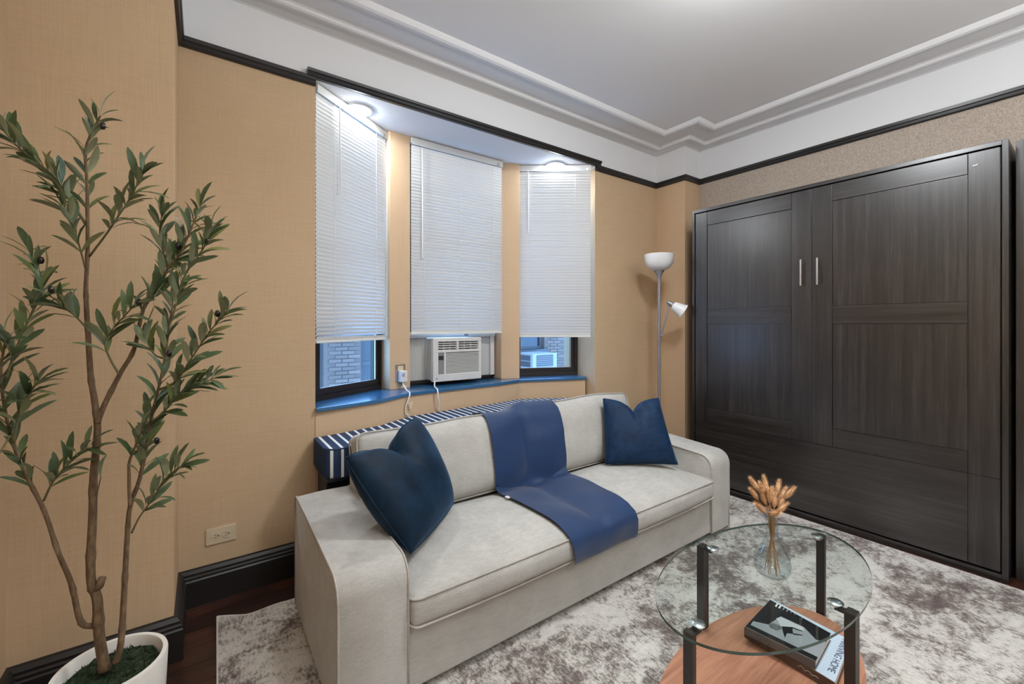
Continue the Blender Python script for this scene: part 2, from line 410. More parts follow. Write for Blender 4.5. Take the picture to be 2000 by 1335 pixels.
# ---------------------------------------------------------------- room shell
XL, XR, YB = -0.51, 3.565, -2.9
YA, XJ, YW = 2.055, -0.09, 2.40
PX, PY = 3.345, 2.11
BAYL, BAYR, BAYZ = 0.472, 2.551, 2.535
RZ = 2.523                                  # colour change behind the picture rail
ZC = 2.83
FR1 = ((0.475, 2.585), (0.962, 2.866)); FR2 = ((1.150, 2.893), (1.885, 2.893)); FR3 = ((2.075, 2.862), (2.592, 2.655))
SILLF = [(0.472, 2.368), (0.83, 2.436), (0.90, 2.480), (1.065, 2.570), (1.47, 2.612), (1.73, 2.617), (2.0, 2.668), (2.551, 2.492)]

def two_tone(name, pieces, lower=M_TAN):
    m = MB()
    for poly in pieces:
        m.mi = 0; m.prism(poly, 0, RZ); m.mi = 1; m.prism(poly, RZ, ZC + 0.05)
    return struct(m.done(name, [lower, M_WHITE]))
two_tone('wall_left', [[(XL - .12, YB - .12), (XL, YB - .12), (XL, YA), (XL - .12, YA)]])
two_tone('wall_alcove', [[(XL - .12, YA), (XJ, YA), (XJ, YW), (XJ - 0.05, YW + .12), (XL - .12, YW + .12)]])
m = MB(); RJ = [(BAYR, YW), (BAYR + .036, 2.655), (BAYR + .036, 2.80), (PX + .35, 2.80), (PX + .35, YW)]
for poly in ([(XJ - .05, YW), (BAYL, YW), (BAYL + .003, 2.58), (BAYL - .02, 2.75), (XJ - .05, 2.75)], RJ):
    m.mi = 0; m.prism(poly, 0, RZ); m.mi = 1; m.prism(poly, RZ, ZC + .05)
m.mi = 1; m.prism([(BAYL, YW), (BAYR, YW), (BAYR, YW + .05), (BAYL, YW + .05)], BAYZ - .0005, ZC + .05)
struct(m.done('wall_window', [M_TAN, M_WHITE]))
m = MB()
for za, zb, i in ((0, RZ, 0), (RZ, ZC + .05, 1)):
    m.mi = i; m.prism([(PX, PY), (XR + .12, PY), (XR + .12, YW), (PX, YW)], za, zb)
struct(m.done('wall_pilaster', [M_TAN2, M_WHITE]))
two_tone('wall_right', [[(XR, YB - .12), (XR + .12, YB - .12), (XR + .12, PY), (XR, PY)]], M_PEB)
two_tone('wall_back', [[(XL, YB - .12), (XR, YB - .12), (XR, YB), (XL, YB)]])
# bay: low wall, two piers, ceiling of the bay
m = MB(); front = [(x, y + .016) for x, y in SILLF]; front[0] = (BAYL, 2.395); front[-1] = (BAYR, 2.51)
m.prism(front + [(BAYR + .036, 2.80), (1.885, 2.99), (1.15, 2.99), (.45, 2.75)], 0, .818)
struct(m.done('wall_bay', M_TAN2))
m = MB(); m.prism([(.990, 2.740), (1.137, 2.756), (1.150, 2.99), (.962, 2.99), (.962, 2.86)], .838, BAYZ); struct(m.done('wall_pier_plant_side', M_TAN2, bevel=.006))
m = MB(); m.prism([(1.894, 2.772), (2.032, 2.716), (2.075, 2.86), (2.075, 2.99), (1.885, 2.99), (1.885, 2.87)], .838, BAYZ); struct(m.done('wall_pier_lamp_side', M_TAN2, bevel=.006))
m = MB(); m.prism([(BAYL, YW + .03), (BAYR, YW + .03), (BAYR + .04, 2.66), (2.08, 2.95), (1.15, 2.99), (.96, 2.95), (.46, 2.62)], BAYZ, BAYZ + .10)
struct(m.done('ceiling_bay', M_WHITE))
m = MB(); m.box((XL - .12, YB - .12, ZC), (XR + .12, YW + .12, ZC + .08)); struct(m.done('ceiling', M_CEIL))
# sill
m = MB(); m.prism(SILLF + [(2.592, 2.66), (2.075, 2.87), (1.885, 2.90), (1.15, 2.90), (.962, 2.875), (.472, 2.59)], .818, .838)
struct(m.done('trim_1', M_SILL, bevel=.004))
# cornice, picture rails, baseboards
ROOM = [(XL, YB), (XL, YA), (XJ, YA), (XJ, YW), (PX, YW), (PX, PY), (XR, PY), (XR, YB)]
corn = [(0, 2.788), (.004, 2.800), (.018, 2.803), (.05, 2.806), (.083, 2.808), (.088, 2.798), (.093, 2.789), (.112, 2.788), (.122, 2.794), (.128, 2.815),
        (.258, 2.819), (.262, 2.811), (.268, 2.803), (.292, 2.800), (.306, 2.806), (.316, 2.818), (.322, ZC + .001), (0, ZC + .001)]
m = MB(); m.sweep(ROOM, corn); struct(m.done('trim_2', M_MOULD, smooth=True, angle=25))
rail = [(0, 2.500), (.012, 2.500), (.016, 2.506), (.016, 2.522), (.021, 2.526), (.023, 2.543), (0, 2.543)]
brail = [(0, 2.535), (.02, 2.535), (.028, 2.541), (.028, 2.556), (.036, 2.560), (.040, 2.572), (.034, 2.576), (0, 2.576)]
m = MB(); m.sweep([(XL, YB), (XL, YA), (XJ, YA), (XJ, YW), (BAYL, YW)], rail); struct(m.done('trim_3', M_BLACK))
m = MB(); m.sweep([(BAYR, YW), (PX, YW), (PX, PY), (XR, PY), (XR, YB)], rail); struct(m.done('trim_4', M_BLACK))
m = MB(); m.sweep([(BAYL - .042, YW), (BAYR + .042, YW)], brail); struct(m.done('trim_5', M_BLACK))
base = [(0, .012), (.030, .012), (.030, .125), (.026, .131), (.026, .140), (.020, .146), (.020, .156), (.010, .168), (0, .172)]
m = MB(); m.sweep([(XL, YB), (XL, YA), (XJ, YA), (XJ, YW), (BAYL, YW)], base); struct(m.done('baseboard_left', M_BLACK))
m = MB(); m.sweep([(BAYR, YW), (PX, YW), (PX, PY), (XR, PY), (XR, YB)], base); struct(m.done('baseboard_right', M_BLACK))
m = MB(); m.sweep([(XR, YB), (XL, YB)], base); struct(m.done('baseboard_back', M_BLACK))
# floor of planks
m = MB(); m.box((XL - .12, YB - .12, -.10), (XR + .12, 2.99, 0)); floor = struct(m.done('floor', M_DARK))
pm = MB(); pm.box((-.748, -.0535, 0), (.748, .0535, .012)); proto = pm.done('plank', M_PLANK, floor, bevel=.0012); pmesh = proto.data
k = 0; first = True; y = YW - .05
while y > YB and k < 160:
    off = random.uniform(0, 1.5); x = XL - .1 - off + .75
    while x - .75 < XR:
        x0, x1 = max(x - .748, XL), min(x + .748, XR)
        if x1 - x0 > .08:
            o = proto if first else proto.copy()
            if not first: COL.objects.link(o)
            first = False; o.location = ((x0 + x1) / 2, y, 0); o.scale = ((x1 - x0) / 1.496, 1, 1); k += 1
        x += 1.5
    y -= .109

# ---------------------------------------------------------------- windows and blinds
def window(n, A, B, ac=False):
    M, L = frame_matrix(A, B); z0, z1 = .838, BAYZ; q = .052
    m = MB(); m.box((0, -.03, z0), (L, .05, z0 + .03), M); m.box((0, -.03, z1 - .04), (L, .05, z1), M)
    m.box((0, -.03, z0 + .03), (.026, .05, z1 - .04), M); m.box((L - .03, -.03, z0 + .03), (L, .05, z1 - .04), M)
    fr = struct(m.done('window_%d' % n, M_FRAME, bevel=.003))
    def sash(za, zb, y):
        m = MB(); a, b = .027, L - .031
        m.box((a, y, za), (b, y + .028, za + .036), M); m.box((a, y, zb - .034), (b, y + .028, zb), M)
        m.box((a, y, za + .036), (a + .026, y + .028, zb - .034), M); m.box((b - .028, y, za + .036), (b, y + .028, zb - .034), M)
        s = m.done('sash', M_FRAME, fr, bevel=.003)
        m = MB(); m.box((a + .026, y + .012, za + .036), (b - .028, y + .016, zb - .034), M); m.done('pane', M_PANE, s)
        m = MB(); t = .004
        for lo, hi in (((a + .026, y - .001, za + .036), (b - .028, y + .006, za + .036 + t)), ((b - .028 - t, y - .001, za + .036), (b - .028, y + .006, zb - .034)), ((a + .026, y - .001, za + .036), (a + .026 + t, y + .006, zb - .034))): m.box(lo, hi, M)
        m.done('glazing_bead', M_STEEL, s)
    if ac:
        sash(1.205, 1.90, -.022); sash(1.87, z1 - .042, .012)
    else:
        sash(z0 + .031, 1.72, -.022); sash(1.69, z1 - .042, .012)
    return M, L
window(1, *FR1); window(2, *FR2, ac=True); window(3, *FR3)

SW = .0134
def blind(label, A, B, zbot, wand_u, wand_z, cords, messy=0.0):
    M, L = frame_matrix(A, B); t = thing('venetian_blind', label, 'blind', (A[0], A[1], zbot), 'white blinds in the bay')
    m = MB(); m.box((.002, -.012, BAYZ - .034), (L - .002, .022, BAYZ - .003), M); m.box((0, -.017, BAYZ - .052), (L, -.013, BAYZ - .008), M)
    m.done('headrail', M_BWHITE, t, bevel=.0015)
    m = MB(); m.box((L * .93, -.021, BAYZ - .05), (L * .93 + .018, -.016, BAYZ - .032), M); m.done('valance_clip', M_STEEL, t)
    ang = math.radians(67); pitch = .0222; z = BAYZ - .066; n = int((z - zbot - .022) / pitch) + 1; pitch = (z - zbot - .0235) / (n - 1)
    sm = MB(); pts = []
    for i in range(5):
        u = (i / 4 - .5) * 2; pts.append((u * SW, .0026 * (1 - u * u)))
    # profile in (y, z): the upper edge swings to the room, the crown bulges to the room
    prof = []
    for a, b in pts: prof.append((-a * math.cos(ang) - b * math.sin(ang), a * math.sin(ang) - b * math.cos(ang)))
    back = [(y + .0005, z) for y, z in prof[::-1]]
    sm.prism(prof + back, .002, L - .002, axis=0)
    proto = sm.done('slat', M_SLAT, None, smooth=True); me = proto.data
    for i in range(n):
        o = proto if i == 0 else bpy.data.objects.new('slat', me)
        if i: COL.objects.link(o)
        zz = z - i * pitch; tilt = random.uniform(-.0012, .0012); roll = random.uniform(-.03, .03)
        k = n - i
        if messy and k < 6: tilt += messy * (6 - k) / 6 * (.6 if k % 2 else -.3); roll += .25 * (6 - k) / 6
        o.parent = t; o.matrix_parent_inverse = Matrix.Translation(-Vector(t.location))
        o.matrix_basis = M @ Matrix.Translation((0, 0, zz)) @ Matrix.Rotation(tilt, 4, 'Y') @ Matrix.Rotation(roll, 4, 'X')
    m = MB(); m.box((.003, -.010, zbot), (L - .003, .013, zbot + .013), M); m.done('bottom_rail', M_BWHITE, t, bevel=.003)
    m = MB()
    for u in cords:
        for yy in (-.0125, .0125): m.tube([M @ Vector((u * L, yy, BAYZ - .05)), M @ Vector((u * L, yy, zbot + .01))], .0009, 5)
    m.done('ladder_cord', M_BWHITE, t)
    m = MB(); top = M @ Vector((wand_u * L, -.022, BAYZ - .05)); m.tube([top, top + Vector((0, 0, -.02))], .0015, 6)
    m.tube([top + Vector((0, 0, -.02)), M @ Vector((wand_u * L + .002, -.026, wand_z))], .0042, 8)
    m.done('wand', M_BWHITE, t, smooth=True)
    return t
BL1 = ((.4765, 2.4262), (.971, 2.776)); BL2 = ((1.1385, 2.752), (1.884, 2.752)); BL3 = ((2.044, 2.7435), (2.502, 2.4005))
blind('white venetian blind over the window nearest the olive tree', *BL1, 1.168, .26, 1.99, (.22, .82), messy=.012)
blind('white venetian blind over the middle window with the air conditioner', *BL2, 1.200, .10, 1.72, (.13, .5, .88))
blind('white venetian blind over the window nearest the floor lamp', *BL3, 1.166, .13, 1.99, (.16, .78))

# ---------------------------------------------------------------- air conditioner in the middle window
ac = thing('air_conditioner', 'white window air conditioner on the sill under the middle blind', 'air conditioner', (1.49, 2.9, .868))
AX0, AX1, AY, AZ0, AZ1 = 1.290, 1.680, 2.722, .868, 1.172
def av(u, v): return AX0 + u * (AX1 - AX0), AZ1 - v * (AZ1 - AZ0)
m = MB(); m.box((AX0 + .008, AY + .03, AZ0 + .004), (AX1 - .008, 3.25, AZ1 - .004)); m.done('body', M_ACW, ac, bevel=.006)
m = MB()                                                   # front bezel with recesses, as a frame of bars
def bar(u0, u1, v0, v1, d=0):
    x0, z1 = av(u0, v0); x1, z0 = av(u1, v1); m.box((x0, AY + d, z0), (x1, AY + .034, z1))
bar(0, 1, 0, .085); bar(0, 1, .275, .335); bar(0, 1, .835, 1); bar(0, .10, .085, .275); bar(.47, .51, .085, .275); bar(.93, 1, .085, .275)
bar(0, .10, .335, .835); bar(.215, .25, .335, .835); bar(.945, 1, .335, .835)
m.done('front_bezel', M_ACW, ac, bevel=.002)
m = MB(); x0, z1 = av(.10, .335); x1, z0 = av(.215, .835); m.box((x0, AY + .004, z0), (x1, AY + .03, z1)); cp = m.done('control_panel', M_ACG, ac)
m = MB(); x0, z1 = av(.11, .41); x1, z0 = av(.205, .50); m.box((x0, AY + .001, z0), (x1, AY + .005, z1)); m.done('display', M_DARK, cp)
m = MB(); x0, z1 = av(.09, .08); x1, z0 = av(.95, .84); m.box((x0, AY + .024, z0), (x1, AY + .029, z1)); m.done('grille_backing', mat('grille_shadow_grey', (96, 96, 96), .6), ac)
for i in range(15):
    x0, zz = av(.25, .355 + .47 * i / 14); x1, _ = av(.945, .3)
    m = MB(); m.prism([(AY + .004, zz - .0055), (AY + .022, zz + .001), (AY + .022, zz + .004), (AY + .004, zz - .0025)], x0, x1, axis=0); m.done('louver', M_ACW, ac)
for u0, u1 in ((.10, .47), (.51, .93)):
    for i in range(3):
        x0, zz = av(u0, .125 + .055 * i); x1, _ = av(u1, .3)
        m = MB(); m.prism([(AY + .006, zz - .003), (AY + .022, zz + .003), (AY + .022, zz + .006), (AY + .006, zz)], x0, x1, axis=0); m.done('louver', M_ACW, ac)
    for j in range(2):
        xx, z1 = av(u0 + (u1 - u0) * (j + 1) / 3, .09); _, z0 = av(0, .27)
        m = MB(); m.box((xx - .0015, AY + .012, z0), (xx + .0015, AY + .022, z1)); m.done('vane', M_ACW, ac)
m = MB(); m.lathe([(0, 0), (.006, 0), (.006, .002), (0, .002)], 16, M=Matrix.Translation((AX0 + .028, AY - .0005, AZ0 + .022)) @ Matrix.Rotation(PI / 2, 4, 'X')); m.done('emblem', M_STEEL, ac)
m = MB(); m.box((1.158, 2.835, 1.172), (1.878, 2.8705, 1.215)); tr = m.done('top_channel', M_ACW, ac, bevel=.003)
m = MB(); m.box((1.60, 2.832, 1.182), (1.632, 2.836, 1.196)); m.done('label_plate', M_ACG, tr)
for x0, x1 in ((1.16, AX0 + .008), (AX1 - .008, 1.835)):
    m = MB(); n = max(8, int((x1 - x0) / .0075)); pts = [(x0 + (x1 - x0) * i / n, 2.852 + (.006 if i % 2 else -.006)) for i in range(n + 1)]
    m.prism(pts + [(x, y + .003) for x, y in pts[::-1]], .862, 1.172); m.done('accordion_panel', M_ACW, ac)
m = MB(); m.box((1.835, 2.838, .858), (1.872, 2.862, 1.172)); m.done('side_channel', M_ACW, ac, bevel=.002)
m = MB(); m.box((1.158, 2.838, .858), (1.876, 2.880, .872)); m.done('bottom_channel', M_FRAME, ac)

# ---------------------------------------------------------------- outlets and cords
o = thing('wall_outlet', 'cream duplex outlet plate turned sideways, low on the wall behind the plant', 'outlet', (.068, YW, .30))
m = MB(); m.box((.010, YW - .007, .260), (.126, YW, .334)); m.done('plate', M_BEIGEPLATE, o, bevel=.003)
for xc in (.048, .088):
    m = MB(); m.lathe([(0, 0), (.0165, 0), (.0165, .003), (0, .003)], 20, M=Matrix.Translation((xc, YW - .007, .297)) @ Matrix.Rotation(PI / 2, 4, 'X')); s = m.done('socket', M_BEIGEPLATE, o)
    m = MB()
    for dz in (-.006, .006): m.box((xc - .006, YW - .0108, .297 + dz - .001), (xc + .002, YW - .0098, .297 + dz + .001))
    m.box((xc + .006, YW - .0108, .294), (xc + .011, YW - .0098, .300)); m.done('slot', M_BLACKPL, s)
for xc in (.018, .118):
    m = MB(); m.lathe([(0, 0), (.0025, 0), (.0025, .001), (0, .001)], 10, M=Matrix.Translation((xc, YW - .007, .297)) @ Matrix.Rotation(PI / 2, 4, 'X')); m.done('screw', M_STEEL, o)
PYF = 2.752
o = thing('pier_outlet', 'metal outlet plate on the pier beside the middle window', 'outlet', (1.062, PYF, .95))
MP, LP = frame_matrix((1.028, PYF - .006), (1.098, PYF + .0015))
m = MB(); m.box((0, -.006, .885), (LP, 0, 1.003), MP); m.done('plate', M_STEEL, o, bevel=.002)
m = MB(); m.box((.015, -.009, .962), (LP - .015, -.006, .992), MP); m.done('socket', M_BEIGEPLATE, o)
o = thing('plug', 'boxy white safety plug in the outlet on the pier', 'plug', (1.075, 2.70, .92))
m = MB(); m.box((.016, -.045, .888), (LP - .004, -.0062, .962), MP); m.done('plug_body', M_BWHITE, o, bevel=.006)
m = MB(); m.box((.028, -.047, .925), (.046, -.0445, .945), MP); m.done('button', mat('pale_blue_button', (150, 160, 190), .5), o)
o = thing('power_cord', 'thin white cord hanging from the white plug over the sill', 'cord', (1.05, 2.55, .7))
P = smoothline([(1.073, 2.722, .890), (1.066, 2.700, .870), (1.058, 2.62, .846), (1.050, 2.553, .838), (1.036, 2.540, .800), (1.020, 2.546, .755), (1.022, 2.552, .715), (1.045, 2.555, .698)])
m = MB(); m.tube(P, .0045, 8); m.done('cable', M_BWHITE, o, smooth='all')
m = MB(); m.box((1.052, 2.690, .852), (1.082, 2.694, .868)); m.done('cord_flag', mat('cream_paper', (226, 206, 176), .7), o)
m = MB()
for i in range(3): m.prism([(1.042 + .004 * i, .772 - .014 * i), (1.075 - .003 * i, .782 - .014 * i), (1.076 - .003 * i, .774 - .014 * i), (1.044 + .004 * i, .763 - .014 * i)], 2.562, 2.565, axis=1)
m.done('wrapped_label', mat('cream_paper', (226, 206, 176), .7), o)
o = thing('power_cord', 'grey white cord dropping from the air conditioner over the sill', 'cord', (1.25, 2.6, .7))
P = smoothline([(1.298, 2.716, .872), (1.290, 2.700, .862), (1.262, 2.64, .848), (1.250, 2.578, .842), (1.248, 2.562, .815), (1.252, 2.560, .770), (1.262, 2.574, .730), (1.262, 2.582, .698)])
m = MB(); m.tube(P, .005, 8); m.done('cable', M_BWHITE, o, smooth='all')

# ---------------------------------------------------------------- striped bench behind the sofa
t = thing('window_bench', 'dark navy bench box filling the bay behind the sofa', 'bench', (1.5, 2.25, 0))
m = MB(); bp = [(.470, 2.105), (2.50, 2.105), (2.50, 2.385)]
m.prism([(.478, 2.178), (2.49, 2.178), (2.49, 2.375), (.478, 2.375)], .012, .545); m.done('box', M_NAVYBASE, t, bevel=.006)
m = MB(); m.prism([(.466, 2.112), (2.505, 2.112), (2.505, 2.378), (.466, 2.378)], .53, .550); m.done('lid', M_NAVYBASE, t, bevel=.004)
top = [(.456, 2.14), (.468, 2.108), (.50, 2.094), (2.50, 2.094), (2.52, 2.11), (2.525, 2.380)] + [(x - (.004 if x > 2 else 0), y + .006) for x, y in SILLF[::-1] if .6 < x < 2.5] + [(.60, 2.395), (.478, 2.378), (.456, 2.374)]
m = MB(); m.prism(top, .5505, .690)
c = m.done('bench_cushion', M_STRIPE, None, bevel=.012, smooth=True, angle=60); tag(c, 'long seat cushion with navy and white stripes lying on the window bench', 'cushion')
m = MB(); m.tube([(x + (.006 if x < .47 else 0), y + .0015, .687) for x, y in top[:6]], .004, 6); m.done('piping', mat('navy_piping', (40, 56, 84), .8), c, smooth='all')

# ---------------------------------------------------------------- sofa
sofa = thing('sofa', 'long light greige fabric sofa with piped edges on the rug', 'sofa', (1.455, 1.7, .012))
SX0, SX1 = .325, 2.588; AIL, AIR = .548, 2.392
def arm_profile():
    P = [(2.062, .055), (2.062, .505), (2.056, .520), (2.040, .527), (1.80, .520), (1.56, .508), (1.46, .502)]
    cx, cz, r = 1.412, .426, .072
    for i in range(9):
        a = PI / 2 + (PI / 2) * i / 8; P.append((cx + r * math.cos(a), cz + r * math.sin(a) * 1.02))
    return P + [(1.339, .22), (1.340, .055)]
AP = arm_profile()
for x0, x1, out in ((SX0, AIL, 0), (AIR, SX1, 1)):
    m = MB(); n = len(AP); cols = []
    xs = [x0, x0 + .004, (x0 + x1) / 2, x1 - .004, x1]
    for j, x in enumerate(xs):
        ins = .004 if j in (0, 4) else (-.004 if j == 2 else 0)
        cy, cz = 1.7, .28; row = []
        for (yy, zz) in AP:
            d = Vector((yy - cy, zz - cz)); d2 = d.normalized() * ins; row.append(m.b.verts.new((x, yy - d2.x, zz - (d2.y if zz > .06 else 0))))
        cols.append(row)
    for A, B in zip(cols, cols[1:]):
        for i in range(n): m.face([A[i], A[(i + 1) % n], B[(i + 1) % n], B[i]])
    m.face(cols[0][::-1]); m.face(cols[-1])
    a = m.done('armrest', M_SOFA, sofa, smooth=True, angle=50)
    for x in (x0 + .001, x1 - .001):
        m = MB(); m.tube([(x, yy, zz) for yy, zz in AP], .0042, 6); m.done('piping', M_PIPE, a, smooth='all')
m = MB(); m.box((AIL + .001, 1.350, .056), (AIR - .001, 2.045, .292)); m.done('seat_base', M_SOFA, sofa, bevel=.008)
m = MB(); m.box((AIL + .001, 1.93, .293), (AIR - .001, 2.058, .60)); m.done('back_frame', M_SOFA, sofa, bevel=.02)
for x in (SX0 + .05, SX1 - .06):
    for yy in (1.40, 2.0):
        m = MB(); m.lathe([(0, .0125), (.022, .0125), (.026, .056), (0, .056)], 16, (x, yy, 0)); m.done('leg', M_BLACKPL, sofa, smooth=True)
def rr(hx, hy, r, n=6):
    P = []
    for cx, cy, a0 in ((hx - r, hy - r, 0), (-hx + r, hy - r, PI / 2), (-hx + r, -hy + r, PI), (hx - r, -hy + r, 1.5 * PI)):
        for i in range(n + 1): P.append((cx + r * math.cos(a0 + PI / 2 * i / n), cy + r * math.sin(a0 + PI / 2 * i / n)))
    return P
def dense(P, step=.05):
    out = []
    for a, b in zip(P, P[1:] + P[:1]):
        a, b = Vector(a), Vector(b); k = max(1, int((b - a).length / step))
        out += [a + (b - a) * i / k for i in range(k)]
    return out
surf = []
def seat(x0, x1):
    y0, y1, z0, z1 = 1.318, 1.900, .288, .372; hx, hy, hz = (x1 - x0) / 2, (y1 - y0) / 2, (z1 - z0) / 2
    def dfm(p):
        u, v = p.x / hx, p.y / hy; k = max(0, 1 - u ** 4) * max(0, 1 - abs(v) ** 3.5)
        q = Vector(p)
        if p.z > 0: q.z += .050 * k * (p.z / hz) + .006 * math.sin(p.x * 9 + x0 * 5) * k
        if p.y < 0: q.y -= .018 * (1 - u * u) * (1 - (p.z / hz) ** 2) * (-v) ** 6
        q.z -= .022 * max(0, -v - .8) / .2 * (1 - .3 * u * u) * (1 if p.z < 0 else 0.0)
        return q
    M = Matrix.Translation(((x0 + x1) / 2, (y0 + y1) / 2, (z0 + z1) / 2))
    m = MB(); m.cushion(hx, hy, hz, .022, dfm, M, 18, 12, 3); s = m.done('seat_cushion', M_SOFA, sofa, smooth=True, angle=60); surf.append(s)
    for zz in (hz - .004, -hz + .004):
        m = MB(); m.tube([M @ dfm(Vector((p.x, p.y, zz))) for p in dense([Vector(q) for q in rr(hx + .001, hy + .001, .03)])], .0042, 6, closed=True); m.done('piping', M_PIPE, s, smooth='all')
seat(AIL + .003, 1.4545); seat(1.4555, AIR - .003)
def back(x0, x1, ztop, lean=17):
    hx, hz, hy = (x1 - x0) / 2, (ztop - .395) / 2 / math.cos(math.radians(lean)), .068
    def dfm(p):
        u, v = p.x / hx, p.z / hz; q = Vector(p); k = (1 - u ** 4) * (1 - v ** 4)
        if p.y < 0: q.y -= (.050 * k) * (-p.y / hy)
        else: q.y += .012 * k
        if p.z > 0: q.z += .010 * (1 - u * u) * v + .005 * math.sin(p.x * 11) * v
        return q
    M = Matrix.Translation(((x0 + x1) / 2, 1.962, (.395 + ztop) / 2)) @ Matrix.Rotation(math.radians(-lean), 4, 'X')
    m = MB(); m.cushion(hx, hy, hz, .028, dfm, M, 16, 3, 12); s = m.done('back_cushion', M_SOFA, sofa, smooth=True, angle=60); surf.append(s)
    for yy in (-hy + .006, hy - .006):
        m = MB(); m.tube([M @ dfm(Vector((p.x, yy, p.y))) for p in dense([Vector(q) for q in rr(hx + .001, hz + .001, .04)])], .0042, 6, closed=True); m.done('piping', M_PIPE, s, smooth='all')
back(AIL + .006, 1.4535, .753); back(1.4565, AIR - .006, .778)

# ---------------------------------------------------------------- throw over the sofa
bpy.context.view_layer.update()
bmx = bmesh.new()
for s in surf:
    tmp = s.data.copy(); tmp.transform(s.matrix_world); bmx.from_mesh(tmp)
bmx.normal_update(); bv = BVHTree.FromBMesh(bmx)
def hit(o, d, fallback):
    r = bv.ray_cast(Vector(o), Vector(d).normalized(), 1.0)
    return r[0] if r[0] is not None else Vector(fallback)
NX, rowsP = 14, []
S1 = [(0, a) for a in range(7)]
def throw_rows():
    rows = []
    prof = [('p', (2.115, .715)), ('p', (2.095, .742))]
    for i in range(5): prof.append(('d', 2.075 - .024 * i))                     # down onto the ridge
    for i in range(13): prof.append(('b', .76 - .0268 * i))                     # onto the back front
    for i in range(16): prof.append(('d', 1.825 - .0303 * i))                   # down onto the seat
    for i in range(6): prof.append(('f', .368 - .020 * i))                      # onto the front of the seat cushion
    n = len(prof)
    for i, (kind, v) in enumerate(prof):
        s = i / (n - 1); row = []
        for j in range(NX + 1):
            q = j / NX
            xl = 1.222 - .02 * math.sin(min(1, s / .45) * PI / 2) if s < .5 else 1.202 + .055 * ((s - .5) / .5) ** 1.5
            xr = 1.722 - .04 * min(1, s / .45) if s < .5 else 1.682 - .020 * ((s - .5) / .5)
            x = xl + (xr - xl) * q
            if kind == 'p': p = Vector((x, v[0], v[1] + .028 * q))
            elif kind == 'd':
                h = hit((x, v, 1.2), (0, 0, -1), (x, v, .745 + .03 * q if v > 1.9 else .42)); p = h + Vector((0, 0, .006 + (.012 * math.exp(-((x - 1.44) / .05) ** 2) if v > 1.95 else 0)))
            elif kind == 'b':
                h = hit((x, 1.55, v), (0, 1, 0), (x, 1.93, v)); p = h + Vector((0, -.007, .002))
            else:
                h = hit((x, 1.0, v), (0, 1, 0), (x, 1.32, v)); p = Vector((x, min(h.y, 1.312) - .008, v))
            row.append(p)
        rows.append(row)
    for _ in range(4):                                                          # relax so that it hangs like cloth
        new = [r[:] for r in rows]
        for i in range(1, n - 1):
            for j in range(NX + 1):
                jm, jp = max(j - 1, 0), min(j + 1, NX)
                avg = (rows[i - 1][j] + rows[i + 1][j]) / 2
                new[i][j] = rows[i][j].lerp(avg, .35)
                z = (rows[i][jm].z + rows[i][jp].z) / 2; y = (rows[i][jm].y + rows[i][jp].y) / 2
                new[i][j].z = new[i][j].z * .6 + z * .4; new[i][j].y = new[i][j].y * .6 + y * .4
        rows = new
    for _ in range(3):
        for r in rows[2:]:
            for j, p in enumerate(r):
                loc, nn, idx, dist = bv.find_nearest(p)
                if nn.dot(p - loc) < .0145 and dist < .08:
                    if nn.dot(Vector((0, -1, 1))) < 0: nn = Vector((0, -.7, .7))
                    r[j] = p + nn * (.0145 - nn.dot(p - loc))
    for r in rows:
        for j, p in enumerate(r):
            if p.y > 1.92: r[j] = p + Vector((0, 0, .016 * math.exp(-((p.x - 1.45) / .055) ** 2)))
    return rows
rows = throw_rows()
m = MB(); n = len(rows); G = []
for i, r in enumerate(rows):
    row = []
    for j, p in enumerate(r):
        a = rows[min(i + 1, n - 1)][j] - rows[max(i - 1, 0)][j]; b = r[min(j + 1, NX)] - r[max(j - 1, 0)]
        nn = b.cross(a).normalized(); nn = nn if nn.dot(Vector((0, -1, 1))) > 0 else -nn
        wv = .0022 * math.sin(i * .8 + j * .35) + .004 * math.exp(-((i - 13 + .15 * j) ** 2) / .9) + .0035 * math.sin(j * .7 + 1.3 * math.sin(i * .31)) * math.sin(i * .43 + .6)
        row.append(p + nn * (.004 + wv))
    G.append(row)
top_v = [[m.b.verts.new(p) for p in r] for r in G]; bot_v = [[m.b.verts.new(p - Vector((0, 0, 0)) - (Vector((0, -.5, .85)).normalized() * .003)) for p in r] for r in G]
for i in range(n - 1):
    for j in range(NX):
        m.face([top_v[i][j], top_v[i][j + 1], top_v[i + 1][j + 1], top_v[i + 1][j]]); m.face([bot_v[i][j], bot_v[i + 1][j], bot_v[i + 1][j + 1], bot_v[i][j + 1]])
ring = [(0, j) for j in range(NX + 1)] + [(i, NX) for i in range(1, n)] + [(n - 1, j) for j in range(NX - 1, -1, -1)] + [(i, 0) for i in range(n - 2, 0, -1)]
for (a, b), (c_, d) in zip(ring, ring[1:] + ring[:1]): m.face([top_v[a][b], top_v[c_][d], bot_v[c_][d], bot_v[a][b]])
th = m.done('throw_blanket', M_THROW, None, smooth=True, angle=60); tag(th, 'navy blue cloth runner draped over the middle of the sofa back and seat', 'throw')
lab = G[24][0]
m = MB(); m.box((lab.x - .014, lab.y - .012, lab.z - .003), (lab.x + .004, lab.y + .012, lab.z + .001)); m.done('care_tag', M_BWHITE, th)

